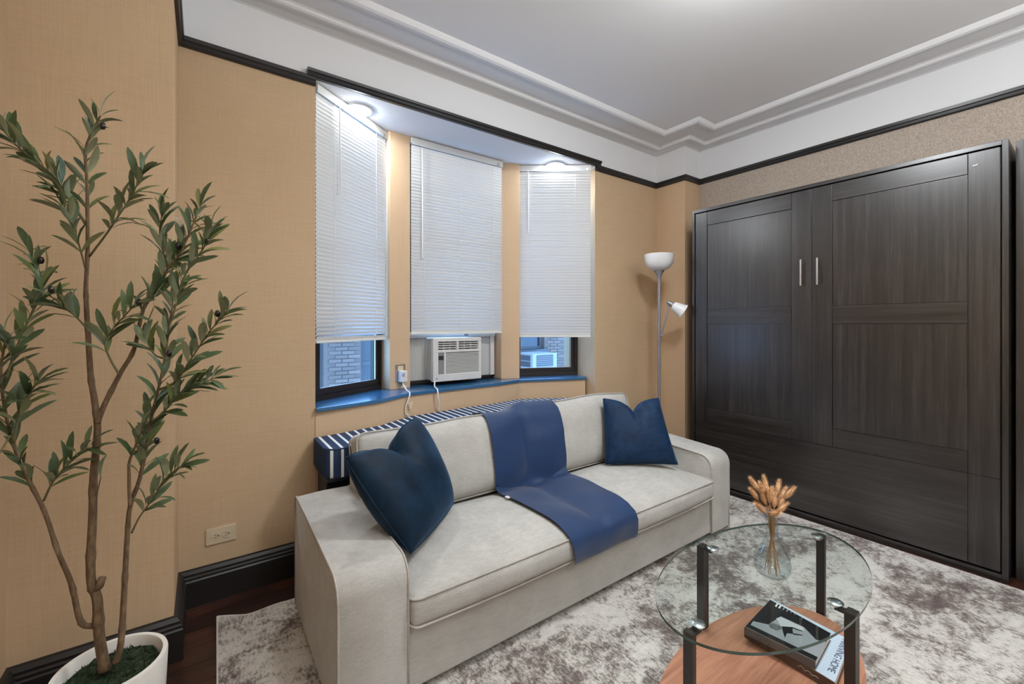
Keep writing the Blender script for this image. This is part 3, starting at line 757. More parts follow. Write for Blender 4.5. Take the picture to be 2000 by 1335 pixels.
# ---------------------------------------------------------------- pillows
def pillow(label, bl, br, tr, tl, material, thick, chop, facing, pull=.03):
    """corners: bl, br on the seat, tr, tl on top; facing = rough direction of the front"""
    C_ = [Vector(q) for q in (bl, br, tr, tl)]; N = 28
    nrm = ((C_[1] - C_[0]).cross(C_[3] - C_[0])).normalized()
    if nrm.dot(Vector(facing)) < 0: nrm = -nrm
    m = MB(); grids = []
    down = ((C_[0] + C_[1]) - (C_[2] + C_[3])).normalized()
    for sgn in (1, -1):
        g = []
        for i in range(N + 1):
            v = i / N * 2 - 1; row = []
            for j in range(N + 1):
                u = j / N * 2 - 1
                a, b = u, v                                       # pull the edges in, leave the corners as ears
                a *= 1 - pull * (1 - v * v) ** 1.2; b *= 1 - pull * (1 - u * u) ** 1.2
                s, t_ = (a + 1) / 2, (b + 1) / 2
                p = (C_[0] * (1 - s) + C_[1] * s) * (1 - t_) + (C_[3] * (1 - s) + C_[2] * s) * t_
                k = max(0, (1 - u * u) * (1 - v * v)) ** .42 if max(abs(u), abs(v)) < 1 else 0
                c = math.exp(-abs(u - chop[1]) / .28) if chop[0] else 0
                f = max(0, (v + .55) / 1.55) ** 1.6
                p = p + down * chop[0] * c * f * 1.0
                h = thick * k * (1 - .38 * math.exp(-((u - chop[1]) / .16) ** 2) * f)
                h += .004 * math.sin(5 * u + 3 * v) * k
                row.append(p + nrm * h * sgn)
            g.append(row)
        grids.append(g)
    F_ = [[m.b.verts.new(p) for p in r] for r in grids[0]]
    B_ = [[F_[i][j] if i in (0, N) or j in (0, N) else m.b.verts.new(grids[1][i][j]) for j in range(N + 1)] for i in range(N + 1)]
    for i in range(N):
        for j in range(N):
            m.face([F_[i][j], F_[i][j + 1], F_[i + 1][j + 1], F_[i + 1][j]]); m.face([B_[i][j], B_[i + 1][j], B_[i + 1][j + 1], B_[i][j + 1]])
    edge = [F_[0][j].co.copy() for j in range(N)] + [F_[i][N].co.copy() for i in range(N)] + [F_[N][j].co.copy() for j in range(N, 0, -1)] + [F_[i][0].co.copy() for i in range(N, 0, -1)]
    o = m.done('throw_pillow', material, None, smooth='all'); tag(o, label, 'pillow', 'velvet pillows on the sofa')
    m = MB(); m.tube(edge, .0028, 5, closed=True); m.done('seam', material, o, smooth='all')
    return o
pillow('dark teal navy velvet pillow leaning on the sofa arm nearest the plant', (.600, 1.452, .452), (.938, 1.772, .434), (.778, 1.822, .850), (.405, 1.580, .800), M_VEL1, .100, (.125, -.10), (1, -1, .3), -.035)
pillow('navy blue velvet pillow leaning in the sofa corner nearest the wardrobe bed', (1.938, 1.738, .437), (2.290, 1.492, .436), (2.325, 1.650, .806), (2.055, 1.865, .800), M_VEL2, .075, (.085, .0), (-1, -1, .3))

# ---------------------------------------------------------------- rug
RX0, RX1, RY0, RY1 = .048, 3.118, -.30, 2.165
def rug_z(x, y):
    z = .0125
    c = max(0, .10 - (x - RX0)) / .10; d = max(0, .07 - (RY1 - y)) / .07
    z += .010 * c * c * (.5 + .5 * math.sin(y * 6)) + .012 * d * d * (.5 + .5 * math.sin(x * 9 + 1)) * (1 if x < .3 else 0) + .016 * c * d
    return z
def rug_xy(x, y):
    return x - .02 * max(0, (2.15 - y)) * max(0, 1 - (x - RX0) / .5) * (1 if y > 1.4 else 1), y - .018 * math.exp(-((x - .17) / .06) ** 2) * max(0, 1 - (RY1 - y) / .15)
m = MB(); nx, ny = 60, 48; g = []; gb = []
for i in range(nx + 1):
    fx = i / nx; fx = fx ** 1.6; r1 = []; r2 = []
    for j in range(ny + 1):
        fy = 1 - (1 - j / ny) ** 1.6 if True else 0
        x, yy = RX0 + (RX1 - RX0) * fx, RY0 + (RY1 - RY0) * fy; X_, Y_ = rug_xy(x, yy); z = rug_z(x, yy)
        r1.append(m.b.verts.new((X_, Y_, z + .0085))); r2.append(m.b.verts.new((X_, Y_, z)))
    g.append(r1); gb.append(r2)
for i in range(nx):
    for j in range(ny): m.face([g[i][j], g[i + 1][j], g[i + 1][j + 1], g[i][j + 1]]); m.face([gb[i][j], gb[i][j + 1], gb[i + 1][j + 1], gb[i + 1][j]])
ring = [(i, 0) for i in range(nx + 1)] + [(nx, j) for j in range(1, ny + 1)] + [(i, ny) for i in range(nx - 1, -1, -1)] + [(0, j) for j in range(ny - 1, 0, -1)]
for (a, b), (c_, d) in zip(ring, ring[1:] + ring[:1]): m.face([g[a][b], g[c_][d], gb[c_][d], gb[a][b]])
path = [(g[a][b].co + gb[a][b].co) / 2 for a, b in ring]
rug = m.done('area_rug', M_RUG, None, smooth=True); tag(rug, 'large distressed grey and cream area rug under sofa and table', 'rug')
m = MB(); m.tube(path, .0052, 6, closed=True); m.done('binding', M_BIND, rug, smooth='all')

# ---------------------------------------------------------------- wardrobe bed (upright wall bed)
bed = thing('wall_bed', 'dark wood wall bed folded upright like a two-door wardrobe', 'wardrobe', (3.36, 1.1, 0))
BX, BXB, B0, B1, BT = 3.157, 3.560, .277, 1.928, 2.167
def bpart(name, y0, y1, z0, z1, x0, x1, mt, parent=bed, bev=.0015):
    m = MB(); m.box((x0, y0, z0), (x1, y1, z1)); return m.done(name, mt, parent, bevel=bev)
bpart('side_panel', B0, B0 + .021, .0125, BT, BX, BXB, M_WOODV); bpart('side_panel', B1 - .019, B1, .0125, BT, BX, BXB, M_WOODV)
bpart('top_panel', B0 + .0215, B1 - .0195, BT - .023, BT, BX, BXB, M_WOODH); bpart('plinth', B0 + .0215, B1 - .0195, .0125, .046, BX + .002, BX + .04, M_WOODH)
bpart('back_panel', B0 + .022, B1 - .02, .05, BT - .024, BX + .034, BX + .06, M_DARK)
FX = BX + .006; YL, YR_ = 1.904, .304
face = bpart('face_board', YR_, YL, .056, 2.138, FX + .010, FX + .024, M_WOODV)
g_ = .0012
def rl(y0, y1, z0, z1, mt, nm, d=0): bpart(nm, y0 + g_, y1 - g_, z0 + g_, z1 - g_, FX + d, FX + .0105, mt)
rl(1.808, YL, .51, 2.138, M_WOODV, 'stile'); rl(1.104, 1.222, .51, 2.138, M_WOODV, 'stile'); rl(.994, 1.104, .51, 2.138, M_WOODV, 'stile'); rl(YR_, .414, .51, 2.138, M_WOODV, 'stile')
for y0, y1 in ((1.222, 1.808), (.414, .994)):
    rl(y0, y1, 2.033, 2.138, M_WOODH, 'rail'); rl(y0, y1, 1.273, 1.383, M_WOODH, 'rail'); rl(y0, y1, .51, .622, M_WOODH, 'rail')
    rl(y0, y1, 1.383, 2.033, M_WOODV, 'panel', .0045); rl(y0, y1, .622, 1.273, M_WOODV, 'panel', .0045)
rl(.414, YL, .056, .51, M_WOODH, 'lower_panel'); rl(YR_, .414, .056, .51, M_WOODV, 'lower_panel')
for yy in (1.159, 1.067):
    m = MB(); m.tube([(FX - .026, yy, 1.518), (FX - .026, yy, 1.687)], .0058, 10)
    for zz in (1.54, 1.665): m.tube([(FX - .026, yy, zz), (FX + .002, yy, zz)], .0045, 8)
    m.done('handle', M_STEEL, bed, smooth=True)
m = MB(); m.prism([(.395, 2.066), (.380, 2.068), (.376, 2.076), (.388, 2.072), (.397, 2.072)], FX - .004, FX, axis=0); m.done('wall_hook', M_BWHITE, bed)

# ---------------------------------------------------------------- bookcase beside the bed
bc = thing('bookcase', 'dark wood open bookcase standing beside the wall bed', 'bookcase', (3.4, -.1, 0)); KX = 3.25
bpart('side_panel', .236, .262, .0125, 2.172, KX, 3.56, M_WOODV, bc); bpart('side_panel', -.50, -.474, .0125, 2.172, KX, 3.56, M_WOODV, bc)
bpart('back_panel', -.473, .235, .02, 2.17, 3.54, 3.56, M_DARK, bc); bpart('top_rail', -.473, .235, 2.063, 2.172, KX, 3.539, M_WOODH, bc)
for zz in (1.712, 1.03, .565): bpart('shelf', -.473, .235, zz - .012, zz + .012, KX + .01, 3.539, M_WOODH, bc)
bpart('base', -.473, .235, .0125, .10, KX, 3.539, M_WOODH, bc)
m = MB(); m.box((3.29, -.16, .1003), (3.52, .222, .275)); bx = m.done('storage_box', M_BLACKPL, None, bevel=.008); tag(bx, 'low black box on the bottom shelf of the bookcase', 'box')
m = MB(); m.lathe([(0, 0), (.012, 0), (.012, .003), (0, .003)], 12, M=Matrix.Translation((3.289, .03, .19)) @ Matrix.Rotation(-PI / 2, 4, 'Y')); m.done('grip', M_DARK, bx)
m = MB(); m.box((3.29, -.10, .5775), (3.50, .220, .632)); bx = m.done('flat_case', M_BLACKPL, None, bevel=.006); tag(bx, 'flat black case on the shelf above the low black box', 'case')

# ---------------------------------------------------------------- floor lamp
LX, LY = 2.977, 2.107
lamp = thing('floor_lamp', 'silver grey torchiere floor lamp with a side reading arm in the corner', 'lamp', (LX, LY, .0125))
m = MB(); m.lathe([(0, .0125), (.125, .0125), (.125, .022), (.11, .030), (.03, .040), (.02, .06), (0, .06)], 40, (LX, LY, 0)); m.done('base', M_LAMPMETAL, lamp, smooth=True)
m = MB(); m.tube([(LX, LY, .05), (LX, LY, 1.63)], .0118, 14); pole = m.done('pole', M_LAMPMETAL, lamp, smooth=True)
m = MB()
for zz in (.58, .93, 1.2): m.lathe([(.0122, -.006), (.0135, -.005), (.0135, .005), (.0122, .006)], 16, (LX, LY, zz))
m.done('collar', M_LAMPMETAL, pole, smooth=True)
m = MB(); m.lathe([(0, 1.625), (.0145, 1.625), (.017, 1.65), (.026, 1.675), (.040, 1.697), (.040, 1.704), (0, 1.704)], 28, (LX, LY, 0)); m.done('socket_cup', M_LAMPMETAL, lamp, smooth=True)
m = MB(); m.lathe([(.038, 1.700), (.060, 1.706), (.085, 1.724), (.103, 1.752), (.112, 1.785), (.117, 1.826), (.114, 1.829), (.109, 1.786), (.098, 1.754), (.080, 1.728), (.055, 1.712), (.0, 1.710)], 40, (LX, LY, 0)); m.done('bowl_shade', M_OPAL, lamp, smooth=True)
j0 = Vector((LX + .012, LY - .009, 1.180)); j1 = Vector((3.047, 2.057, 1.437))
m = MB(); m.tube([j0 - Vector((.01, -.008, 0)), j0 + Vector((.008, -.006, -.004))], .009, 10); m.tube([j0 + Vector((.006, -.005, -.006)), j0 + Vector((.008, -.006, .02)), j1], .0058, 8); m.done('reading_arm', M_LAMPMETAL, lamp, smooth=True)
ax = (Vector((3.135, 1.962, 1.352)) - j1).normalized(); Mq = Matrix.Translation(j1) @ ax.to_track_quat('Z', 'Y').to_matrix().to_4x4()
m = MB(); m.lathe([(0, -.022), (.014, -.020), (.019, 0), (.019, .022), (.024, .030), (0, .030)], 20, M=Mq); m.done('reading_socket', M_LAMPMETAL, lamp, smooth=True)
m = MB(); m.lathe([(.022, .026), (.034, .034), (.042, .060), (.052, .100), (.062, .122), (.060, .123), (.049, .100), (.039, .062), (.030, .040), (0, .036)], 32, M=Mq); m.done('reading_shade', M_OPAL, lamp, smooth=True)

# ---------------------------------------------------------------- coffee table, books, vase
TX, TY = 1.520, .663
ct = thing('coffee_table', 'oval glass coffee table with dark legs and oak lower shelf', 'table', (TX, TY, .021))
m = MB(); m.oval(TX, TY, .486, .2515, .437, .445, 128, 1); gt = m.done('glass_top', [M_TGLASS, M_TEDGE], ct)
m = MB(); m.oval(TX - .01, TY, .488, .236, .094, .114, 96); m.done('lower_shelf', M_OAK, ct, bevel=.003)
for sx, sy in ((1, 0), (-1, 0), (0, 1), (0, -1)):
    lx, ly = TX + .030 + sx * .464, TY + .008 + sy * .232
    wx, wy = (.009, .0145) if sx else (.018, .014)
    m = MB(); m.box((lx - wx, ly - wy, .0215), (lx + wx, ly + wy, .425)); lg = m.done('leg', M_TABLEMETAL, ct, bevel=.0015)
    dx, dy = lx - sx * .040, ly - sy * .040
    m = MB(); m.box((min(lx, dx) - (.0 if sx else .012), min(ly, dy) - (.0 if sy else .012), .413), (max(lx, dx) + (.0 if sx else .012), max(ly, dy) + (.0 if sy else .012), .419)); m.done('bracket', M_TABLEMETAL, lg)
    m = MB(); m.lathe([(0, .419), (.011, .419), (.011, .426), (.018, .427), (.021, .4295), (.021, .432), (.017, .4345), (.010, .4362), (0, .4366)], 28, (dx, dy, 0)); m.done('standoff', M_CHROME, lg, smooth=True)

def book(label, corners, z0, z1, cover, spine_mat, name='book'):
    """corners a, b, c, d of the cover in plan; spine along a-d"""
    a, b, c, d = [Vector((*q, 0)) for q in corners]; t = thing(name, label, 'book', ((a.x + c.x) / 2, (a.y + c.y) / 2, z0))
    def shp(k, za, zb, nm, mt):
        ctr = (a + b + c + d) / 4; P = [tuple((ctr + (q - ctr) * k)[:2]) for q in (a, b, c, d)]
        m = MB(); m.prism(P, za, zb); return m.done(nm, mt, t, bevel=.0008)
    shp(1, z0, z0 + .0025, 'back_cover', spine_mat); shp(.972, z0 + .0026, z1 - .0026, 'pages', M_PAPER); cv = shp(1, z1 - .0025, z1, 'front_cover', cover)
    e = (d - a).normalized(); nrm = Vector((e.y, -e.x, 0)); nrm = nrm if nrm.dot(a - b) > 0 else -nrm
    m = MB(); m.prism([tuple(q[:2]) for q in (a + nrm * .003, a - nrm * .001, d - nrm * .001, d + nrm * .003)], z0, z1); sp = m.done('spine', spine_mat, t, bevel=.0008)
    return t, cv, sp
z1, z2, z3 = .1145, .150, .178
b1, c1, s1 = book('thick pale blue titled book lying under the black picture book', [(1.603, .497), (1.862, .530), (1.880, .800), (1.625, .783)], z1, z2, M_COVERBLUE, M_COVERBROWN)
b2, c2, s2 = book('black and grey picture book lying on top of the pale blue book', [(1.612, .552), (1.800, .570), (1.824, .780), (1.590, .764)], z2 + .0002, z3, M_COVERBLACK, M_COVERMID)
def text(body, size, origin, xdir, updir, mt, parent, name, font_w=1.0, bold=0.0):
    cu = bpy.data.curves.new(name, 'FONT'); cu.body = body; cu.size = size; cu.extrude = .0002; cu.align_x = 'LEFT'; cu.space_character = font_w; cu.offset = bold
    X = Vector(xdir).normalized(); Y = Vector(updir); Y = (Y - X * Y.dot(X)).normalized(); Z = X.cross(Y)
    o = bpy.data.objects.new(name, cu); dg = None; COL.objects.link(o)
    bpy.context.view_layer.update(); me = bpy.data.meshes.new_from_object(o.evaluated_get(bpy.context.evaluated_depsgraph_get()))
    bpy.data.objects.remove(o); me.materials.clear(); me.materials.append(mt)
    me.transform(Matrix(((X.x, Y.x, Z.x, origin[0]), (X.y, Y.y, Z.y, origin[1]), (X.z, Y.z, Z.z, origin[2]), (0, 0, 0, 1))))
    o = link(name, me, parent); return o
text('ARRIVING HOME', .0285, (1.846, .5505, z2 + .0004), (-1, -.105, 0), (0, -1, 0), M_INK, c1, 'title', .95)
text('a gracious southern welcome', .0105, (1.800, .5135, z2 + .0004), (-1, -.11, 0), (0, -1, 0), mat('pale_ink', (120, 132, 156), .5), c1, 'subtitle', .9)
# picture printed on the top cover (a light floor, pale cloth and a dark shape, in plain greys)
def on_z(z, px, py):
    d = FW + R_ * ((px - 1000) / F) + Vector((0, 0, (CY - py) / F)); return EYE + d * ((z - H) / d.z)
def flat(nm, pix, dz, mt):
    m = MB(); m.prism([tuple(on_z(z3, *q)[:2]) for q in pix], z3 + .00005, z3 + .0003 + dz); return m.done(nm, mt, c2)
flat('print_floor', [(1466, 1219.5), (1471, 1212.5), (1501, 1219), (1525, 1203), (1570, 1224), (1594, 1249), (1614, 1253), (1598, 1283)], 0, M_COVERGREY)
flat('print_cloth', [(1516, 1207), (1525, 1204.5), (1568, 1224), (1571, 1231), (1549, 1228), (1525, 1222)], .0001, M_COVERLIGHT)
flat('print_shape', [(1501, 1219.5), (1510, 1216), (1525, 1222), (1528, 1228), (1516, 1231), (1504, 1225)], .0002, M_COVERMID)
flat('print_shape', [(1527, 1222.5), (1547.5, 1224), (1549, 1237.5), (1537, 1236), (1533, 1245), (1529, 1233)], .0002, M_COVERBLACK)
flat('print_line', [(1547, 1224), (1567, 1231), (1567, 1233), (1548, 1227)], .0002, M_COVERBLACK); flat('print_line', [(1549, 1236), (1567, 1239), (1567, 1241), (1549, 1239)], .0002, M_COVERBLACK)
for i, (px, py, k) in enumerate(((1516, 1181, 1), (1522.5, 1184, 1), (1530, 1188, .7), (1537, 1191.5, .7), (1545, 1195, .45), (1552, 1198.5, .45), (1566, 1207, .35))):
    flat('cover_lettering', [(px - 2.6 * k, py + 2.2 * k), (px + 1.4 * k, py - 3.4 * k), (px + 4.2 * k, py - 1.8 * k), (px + .4 * k, py + 4 * k)], .0001, M_WHITEINK if k == 1 else M_COVERGREY)
P = [Vector((1.6035 + .022 * i / 24 - .0035, .700 - .16 * (1 - i / 24), z1 + .020 + .004 * math.sin(i * 1.9) + .002 * math.sin(i * 4.1))) for i in range(25)]
m = MB(); m.tube(P, .0007, 4); m.done('spine_script', mat('cream_ink', (212, 200, 182), .5), s1)

VX, VY, VZ = 1.515, .642, .4455
vase = MB(); vase.lathe([(0, 0), (.030, 0), (.043, .006), (.052, .022), (.0545, .042), (.050, .066), (.037, .091), (.0235, .116), (.0182, .142), (.0172, .180), (.0195, .203), (.0178, .204),
                          (.0152, .181), (.0160, .143), (.0212, .117), (.0347, .090), (.0477, .066), (.0520, .043), (.0497, .024), (.041, .010), (.028, .006), (0, .006)], 48, (VX, VY, VZ))
v = vase.done('vase', M_VASE, None, smooth='all'); tag(v, 'clear glass bud vase with narrow neck standing on the glass tabletop', 'vase')
tm = MB(); prof = [(0, 0), (.0036, .003), (.0068, .012), (.0076, .022), (.0062, .034), (.0032, .043), (.0, .047)]
tm.lathe(prof, 10)
rnd = random.Random(3)
for k in range(300):
    s = rnd.random(); i = min(5, int(s * 6)); f = s * 6 - i; r = prof[i][0] * (1 - f) + prof[i + 1][0] * f; z = prof[i][1] * (1 - f) + prof[i + 1][1] * f; a = rnd.uniform(0, 2 * PI)
    p = Vector((r * math.cos(a), r * math.sin(a), z)); d = Vector((math.cos(a) * .5, math.sin(a) * .5, 1)).normalized(); sd = d.cross(Vector((math.cos(a), math.sin(a), 0))).normalized() * .0006
    q = p + d * rnd.uniform(.008, .017); tm.face([tm.b.verts.new(p - sd), tm.b.verts.new(p + sd), tm.b.verts.new(q)])
proto_tail = tm.done('seed_head', M_TAIL, None, smooth=True); tail_me = proto_tail.data; bpy.data.objects.remove(proto_tail)
TIPS = [(1467, 934), (1466, 954), (1492, 930), (1485, 943), (1498, 952), (1478, 984), (1509, 952), (1522, 938), (1515, 963), (1534, 954), (1551, 951), (1530, 968), (1538, 982), (1519, 1000), (1503, 958), (1489, 962)]
VD = (Vector((VX, VY, 0))).dot(FW)
for k, (px, py) in enumerate(TIPS):
    dd = rnd.uniform(-.034, .034); low = py > 978
    tip = at_depth(VD + dd, px, py); neck = Vector((VX + rnd.uniform(-.008, .008), VY + rnd.uniform(-.008, .008), VZ + (.200 if low else .185)))
    ax = (tip - (neck + Vector((0, 0, .0 if not low else .012)))).normalized()
    if low: ax = (ax + Vector((0, 0, .35))).normalized()
    basep = tip - ax * .047
    a2 = rnd.uniform(0, 2 * PI); foot = Vector((VX + .022 * math.cos(a2), VY + .022 * math.sin(a2), VZ + .012))
    t = thing('bunny_tail_grass', 'dried tan bunny tail stem standing in the glass vase', 'dried flower', foot, 'bunny tails in the vase')
    m = MB(); neck.z = min(neck.z, basep.z - .012) if not low else neck.z
    m.tube(smoothline([foot, foot.lerp(Vector((VX, VY, VZ + .10)), .5) + Vector((0, 0, .02)), Vector((VX + (neck.x - VX) * .6, VY + (neck.y - VY) * .6, VZ + .135)), neck, basep + ax * .004], 4), .0011, 5); m.done('stem', M_STRAW, t)
    o = bpy.data.objects.new('seed_head', tail_me); COL.objects.link(o); o.parent = t; o.matrix_parent_inverse = Matrix.Translation(-foot)
    o.matrix_basis = Matrix.Translation(basep) @ ax.to_track_quat('Z', 'Y').to_matrix().to_4x4() @ Matrix.Scale(rnd.uniform(.9, 1.08), 4)

# ---------------------------------------------------------------- olive tree in its pot
PCX, PCY, PZ = -.217, 1.690, .285
m = MB(); m.lathe([(0, .0125), (.112, .0125), (.118, .02), (.130, PZ - .006), (.128, PZ), (.117, PZ), (.114, PZ - .008), (.110, PZ - .05), (0, PZ - .05)], 64, (PCX, PCY, 0))
pot = m.done('planter', M_POT, None, smooth=True); tag(pot, 'round white ceramic planter holding the olive tree', 'planter')
m = MB(); rg = [(0, 0)] + [(.109 * i / 12, 0) for i in range(1, 13)]; rn = random.Random(5)
m.lathe([(r, .012) for r, _ in rg] + [(.109, -.005)], 40, (PCX, PCY, PZ - .042))
for q in m.b.verts: q.co.z += rn.uniform(-.006, .008)
for k in range(900):
    a, r = rn.uniform(0, 2 * PI), .107 * math.sqrt(rn.random()); p = Vector((PCX + r * math.cos(a), PCY + r * math.sin(a), PZ - .034)); d = Vector((rn.uniform(-1, 1), rn.uniform(-1, 1), 1.1)).normalized() * rn.uniform(.008, .018)
    sd = Vector((rn.uniform(-1, 1), rn.uniform(-1, 1), 0)).normalized() * .003
    m.face([m.b.verts.new(p - sd), m.b.verts.new(p + sd), m.b.verts.new(p + d)])
mo = m.done('moss', M_MOSS, pot, smooth=True); mo['kind'] = 'stuff'

tree = thing('olive_tree', 'tall thin artificial olive tree with grey green leaves in the corner', 'tree', (PCX, PCY, PZ - .03))
def shape(path, d0, d1):
    n = len(path) - 1; P = [at_depth(d0 + (d1 - d0) * (i / n), x, y) for i, (x, y) in enumerate(path)]
    for q in P: q.x = max(q.x, XL + .03); q.y = min(q.y, YA - .04 if q.x < XJ + .05 else YW - .05)
    return smoothline(P, 5)
D = 1.238
BR = [  # name, pixel path, depth start/end, radius start/end, first fraction with leaves, leaf pairs
    ('trunk', [(205, 1308), (194, 1240), (190, 1170), (180, 1143), (177, 1100), (181, 1009), (183, 927), (189, 866), (190, 825), (184, 778), (177, 732), (172, 650), (169, 600), (168, 562), (171, 500), (171, 438), (170, 356), (167, 294), (180, 258), (196, 226)], D, 1.20, .0135, .0022, .80, 9),
    ('branch', [(190, 825), (205, 788), (236, 727), (262, 681), (280, 603), (305, 570), (330, 520), (350, 498), (372, 450), (392, 402)], 1.22, 1.30, .0075, .0018, .42, 17),
    ('branch', [(184, 1221), (164, 1220), (153, 1200), (139, 1138), (113, 1076), (87, 999), (51, 927), (26, 865), (8, 790), (2, 720), (12, 660)], D, 1.10, .0085, .0022, .55, 14),
    ('trunk', [(226, 1292), (236, 1256), (241, 1184), (245, 1112), (249, 1040), (254, 989), (272, 937), (285, 876), (295, 819), (308, 765), (322, 700), (330, 640), (338, 590)], D, 1.26, .0088, .0022, .50, 18),
    ('branch', [(254, 989), (252, 930), (253, 900), (268, 862), (283, 820)], 1.235, 1.22, .005, .002, .5, 3),
    ('branch', [(175, 500), (206, 459), (231, 422), (258, 380), (278, 336)], 1.21, 1.16, .003, .0015, .3, 10),
    ('branch', [(169, 440), (140, 393), (124, 368), (95, 335), (45, 296), (6, 254)], 1.21, 1.08, .004, .0015, .12, 16),
    ('branch', [(167, 524), (155, 480), (140, 430), (120, 400)], 1.21, 1.15, .0025, .0012, .2, 6),
    ('branch', [(169, 640), (145, 615), (120, 598)], 1.21, 1.16, .003, .0015, .3, 4),
    ('branch', [(12, 740), (30, 685), (62, 611), (82, 572), (78, 537), (58, 490)], 1.12, 1.16, .0032, .0014, .1, 15),
    ('branch', [(26, 865), (40, 800), (56, 770), (75, 745)], 1.12, 1.08, .003, .0014, .15, 8),
    ('branch', [(85, 978), (98, 950), (113, 927), (140, 900), (172, 874)], 1.19, 1.20, .003, .0014, .2, 8),
    ('branch', [(232, 730), (215, 700), (206, 672), (222, 640), (245, 615), (262, 596)], 1.21, 1.17, .003, .0014, .25, 8),
    ('branch', [(312, 760), (345, 742), (380, 690), (412, 644), (446, 606)], 1.24, 1.20, .0034, .0014, .2, 12),
    ('branch', [(296, 822), (318, 806), (345, 775), (380, 755), (418, 738)], 1.24, 1.26, .0034, .0014, .2, 13),
    ('branch', [(257, 1040), (272, 1010), (290, 985), (328, 930), (354, 910)], 1.235, 1.22, .003, .0013, .35, 8),
    ('branch', [(330, 640), (345, 590), (360, 540), (400, 480), (412, 452)], 1.26, 1.24, .003, .0014, .2, 12),
    ('branch', [(330, 522), (318, 490), (312, 450), (316, 420)], 1.28, 1.26, .0028, .0013, .15, 7),
    ('branch', [(322, 700), (300, 690), (284, 650), (300, 600)], 1.25, 1.22, .0028, .0013, .3, 7),
    ('branch', [(182, 975), (190, 960), (197, 930)], 1.235, 1.20, .0022, .0012, .3, 3),
    ('branch', [(20, 850), (2, 880), (-14, 905)], 1.12, 1.08, .0025, .0012, .2, 4),
]
lm = MB(); L_ = .083
for sgn in (1,):
    ys = [0, .16, .38, .64, .87, 1]; ws = [.0008, .0044, .0078, .0086, .0056, .0006]; mid = []; lf = []; rt = []
    for yv, wv in zip(ys, ws):
        cz = .006 * math.sin(yv * PI) - .004 * yv * yv; mid.append(lm.b.verts.new((0, yv * L_, cz))); lf.append(lm.b.verts.new((-wv, yv * L_, cz + wv * .28))); rt.append(lm.b.verts.new((wv, yv * L_, cz + wv * .28)))
    for i in range(5): lm.face([mid[i], rt[i], rt[i + 1], mid[i + 1]]); lm.face([lf[i], mid[i], mid[i + 1], lf[i + 1]])
for f in lm.b.faces: f.normal_update()
leafme = bpy.data.meshes.new('leaf'); 
lm.b.normal_update()
if sum(f.normal.z for f in lm.b.faces) < 0: bmesh.ops.reverse_faces(lm.b, faces=lm.b.faces)
lm.b.to_mesh(leafme); lm.b.free(); leafme.materials.append(M_LEAF); leafme.polygons.foreach_set('use_smooth', [True] * len(leafme.polygons))
rl_ = random.Random(11); nleaf = 0; LEAFOBJ = []
for nm, path, d0, d1, r0, r1, f0, pairs in BR:
    P = shape(path, d0, d1); n = len(P); rad = [r0 + (r1 - r0) * (i / (n - 1)) ** .8 for i in range(n)]
    m = MB()
    if r0 > .007:
        for i in range(0, n, 7): rad[i] *= 1.18                       # knots
    if nm == 'trunk' and r0 > .01:
        q = P[13]; m.tube([q, q + Vector((.012, -.004, .012)), q + Vector((.018, -.006, .034))], [.010, .0105, .0100], 8)
    m.tube(P, rad, 8 if r0 > .004 else 6); bo = m.done(nm, M_BARK if r0 > .0045 else M_GREENSTEM, tree, smooth='all')
    pairs = int(pairs * 1.42 + .5)
    for i in range(pairs):
        s = f0 + (1 - f0) * (i + .5) / pairs; k = min(n - 2, int(s * (n - 1))); p = P[k].lerp(P[k + 1], s * (n - 1) - k); T = (P[k + 1] - P[max(k - 1, 0)]).normalized()
        sd = T.orthogonal().normalized(); sd = (Matrix.Rotation(i * PI / 2 + rl_.uniform(-.5, .5), 3, T) @ sd)
        for sg in (1, -1):
            if nleaf >= 540: break
            dirv = (T * rl_.uniform(.55, 1.25) + sd * sg * rl_.uniform(.4, .9) + Vector((0, 0, rl_.uniform(-.25, .25)))).normalized()
            tip = p + dirv * .075
            if tip.x < XL + .015 or (tip.y > YA - .03 and tip.x < XJ + .02): dirv = (dirv - Vector((0, dirv.y * .9, 0)) + Vector((max(0, XL + .02 - tip.x) * 20, -.1, .2))).normalized()
            up = (T.cross(sd) * rl_.uniform(-.6, .6) + T * -.5 * 0 + Vector((0, -.35, 1)) * .8); X = dirv.cross(up).normalized(); Z = X.cross(dirv)
            sc = rl_.uniform(.72, 1.12) * (.8 if s > .92 else 1)
            LEAFOBJ.append((bo, Matrix(((X.x, dirv.x, Z.x, p.x), (X.y, dirv.y, Z.y, p.y), (X.z, dirv.z, Z.z, p.z), (0, 0, 0, 1))) @ Matrix.Scale(sc, 4))); nleaf += 1
    # leaf at the tip
    T = (P[-1] - P[-3]).normalized(); X = T.cross(Vector((0, -.4, 1))).normalized(); Z = X.cross(T); p = P[-1]
    LEAFOBJ.append((bo, Matrix(((X.x, T.x, Z.x, p.x), (X.y, T.y, Z.y, p.y), (X.z, T.z, Z.z, p.z), (0, 0, 0, 1)))))
rl_.shuffle(LEAFOBJ)
for bo, M in LEAFOBJ[:298]:
    o = bpy.data.objects.new('leaf', leafme); COL.objects.link(o); o.parent = bo; o.matrix_parent_inverse = base_of(bo).inverted(); o.matrix_basis = M
if len(LEAFOBJ) > 298:
    bm = bmesh.new()
    for bo, M in LEAFOBJ[298:]:
        t_ = leafme.copy(); t_.transform(M); bm.from_mesh(t_); bpy.data.meshes.remove(t_)
    me = bpy.data.meshes.new('foliage'); bm.to_mesh(me); bm.free(); me.materials.append(M_LEAF)
    o = link('foliage', me, tree); o['kind'] = 'stuff'
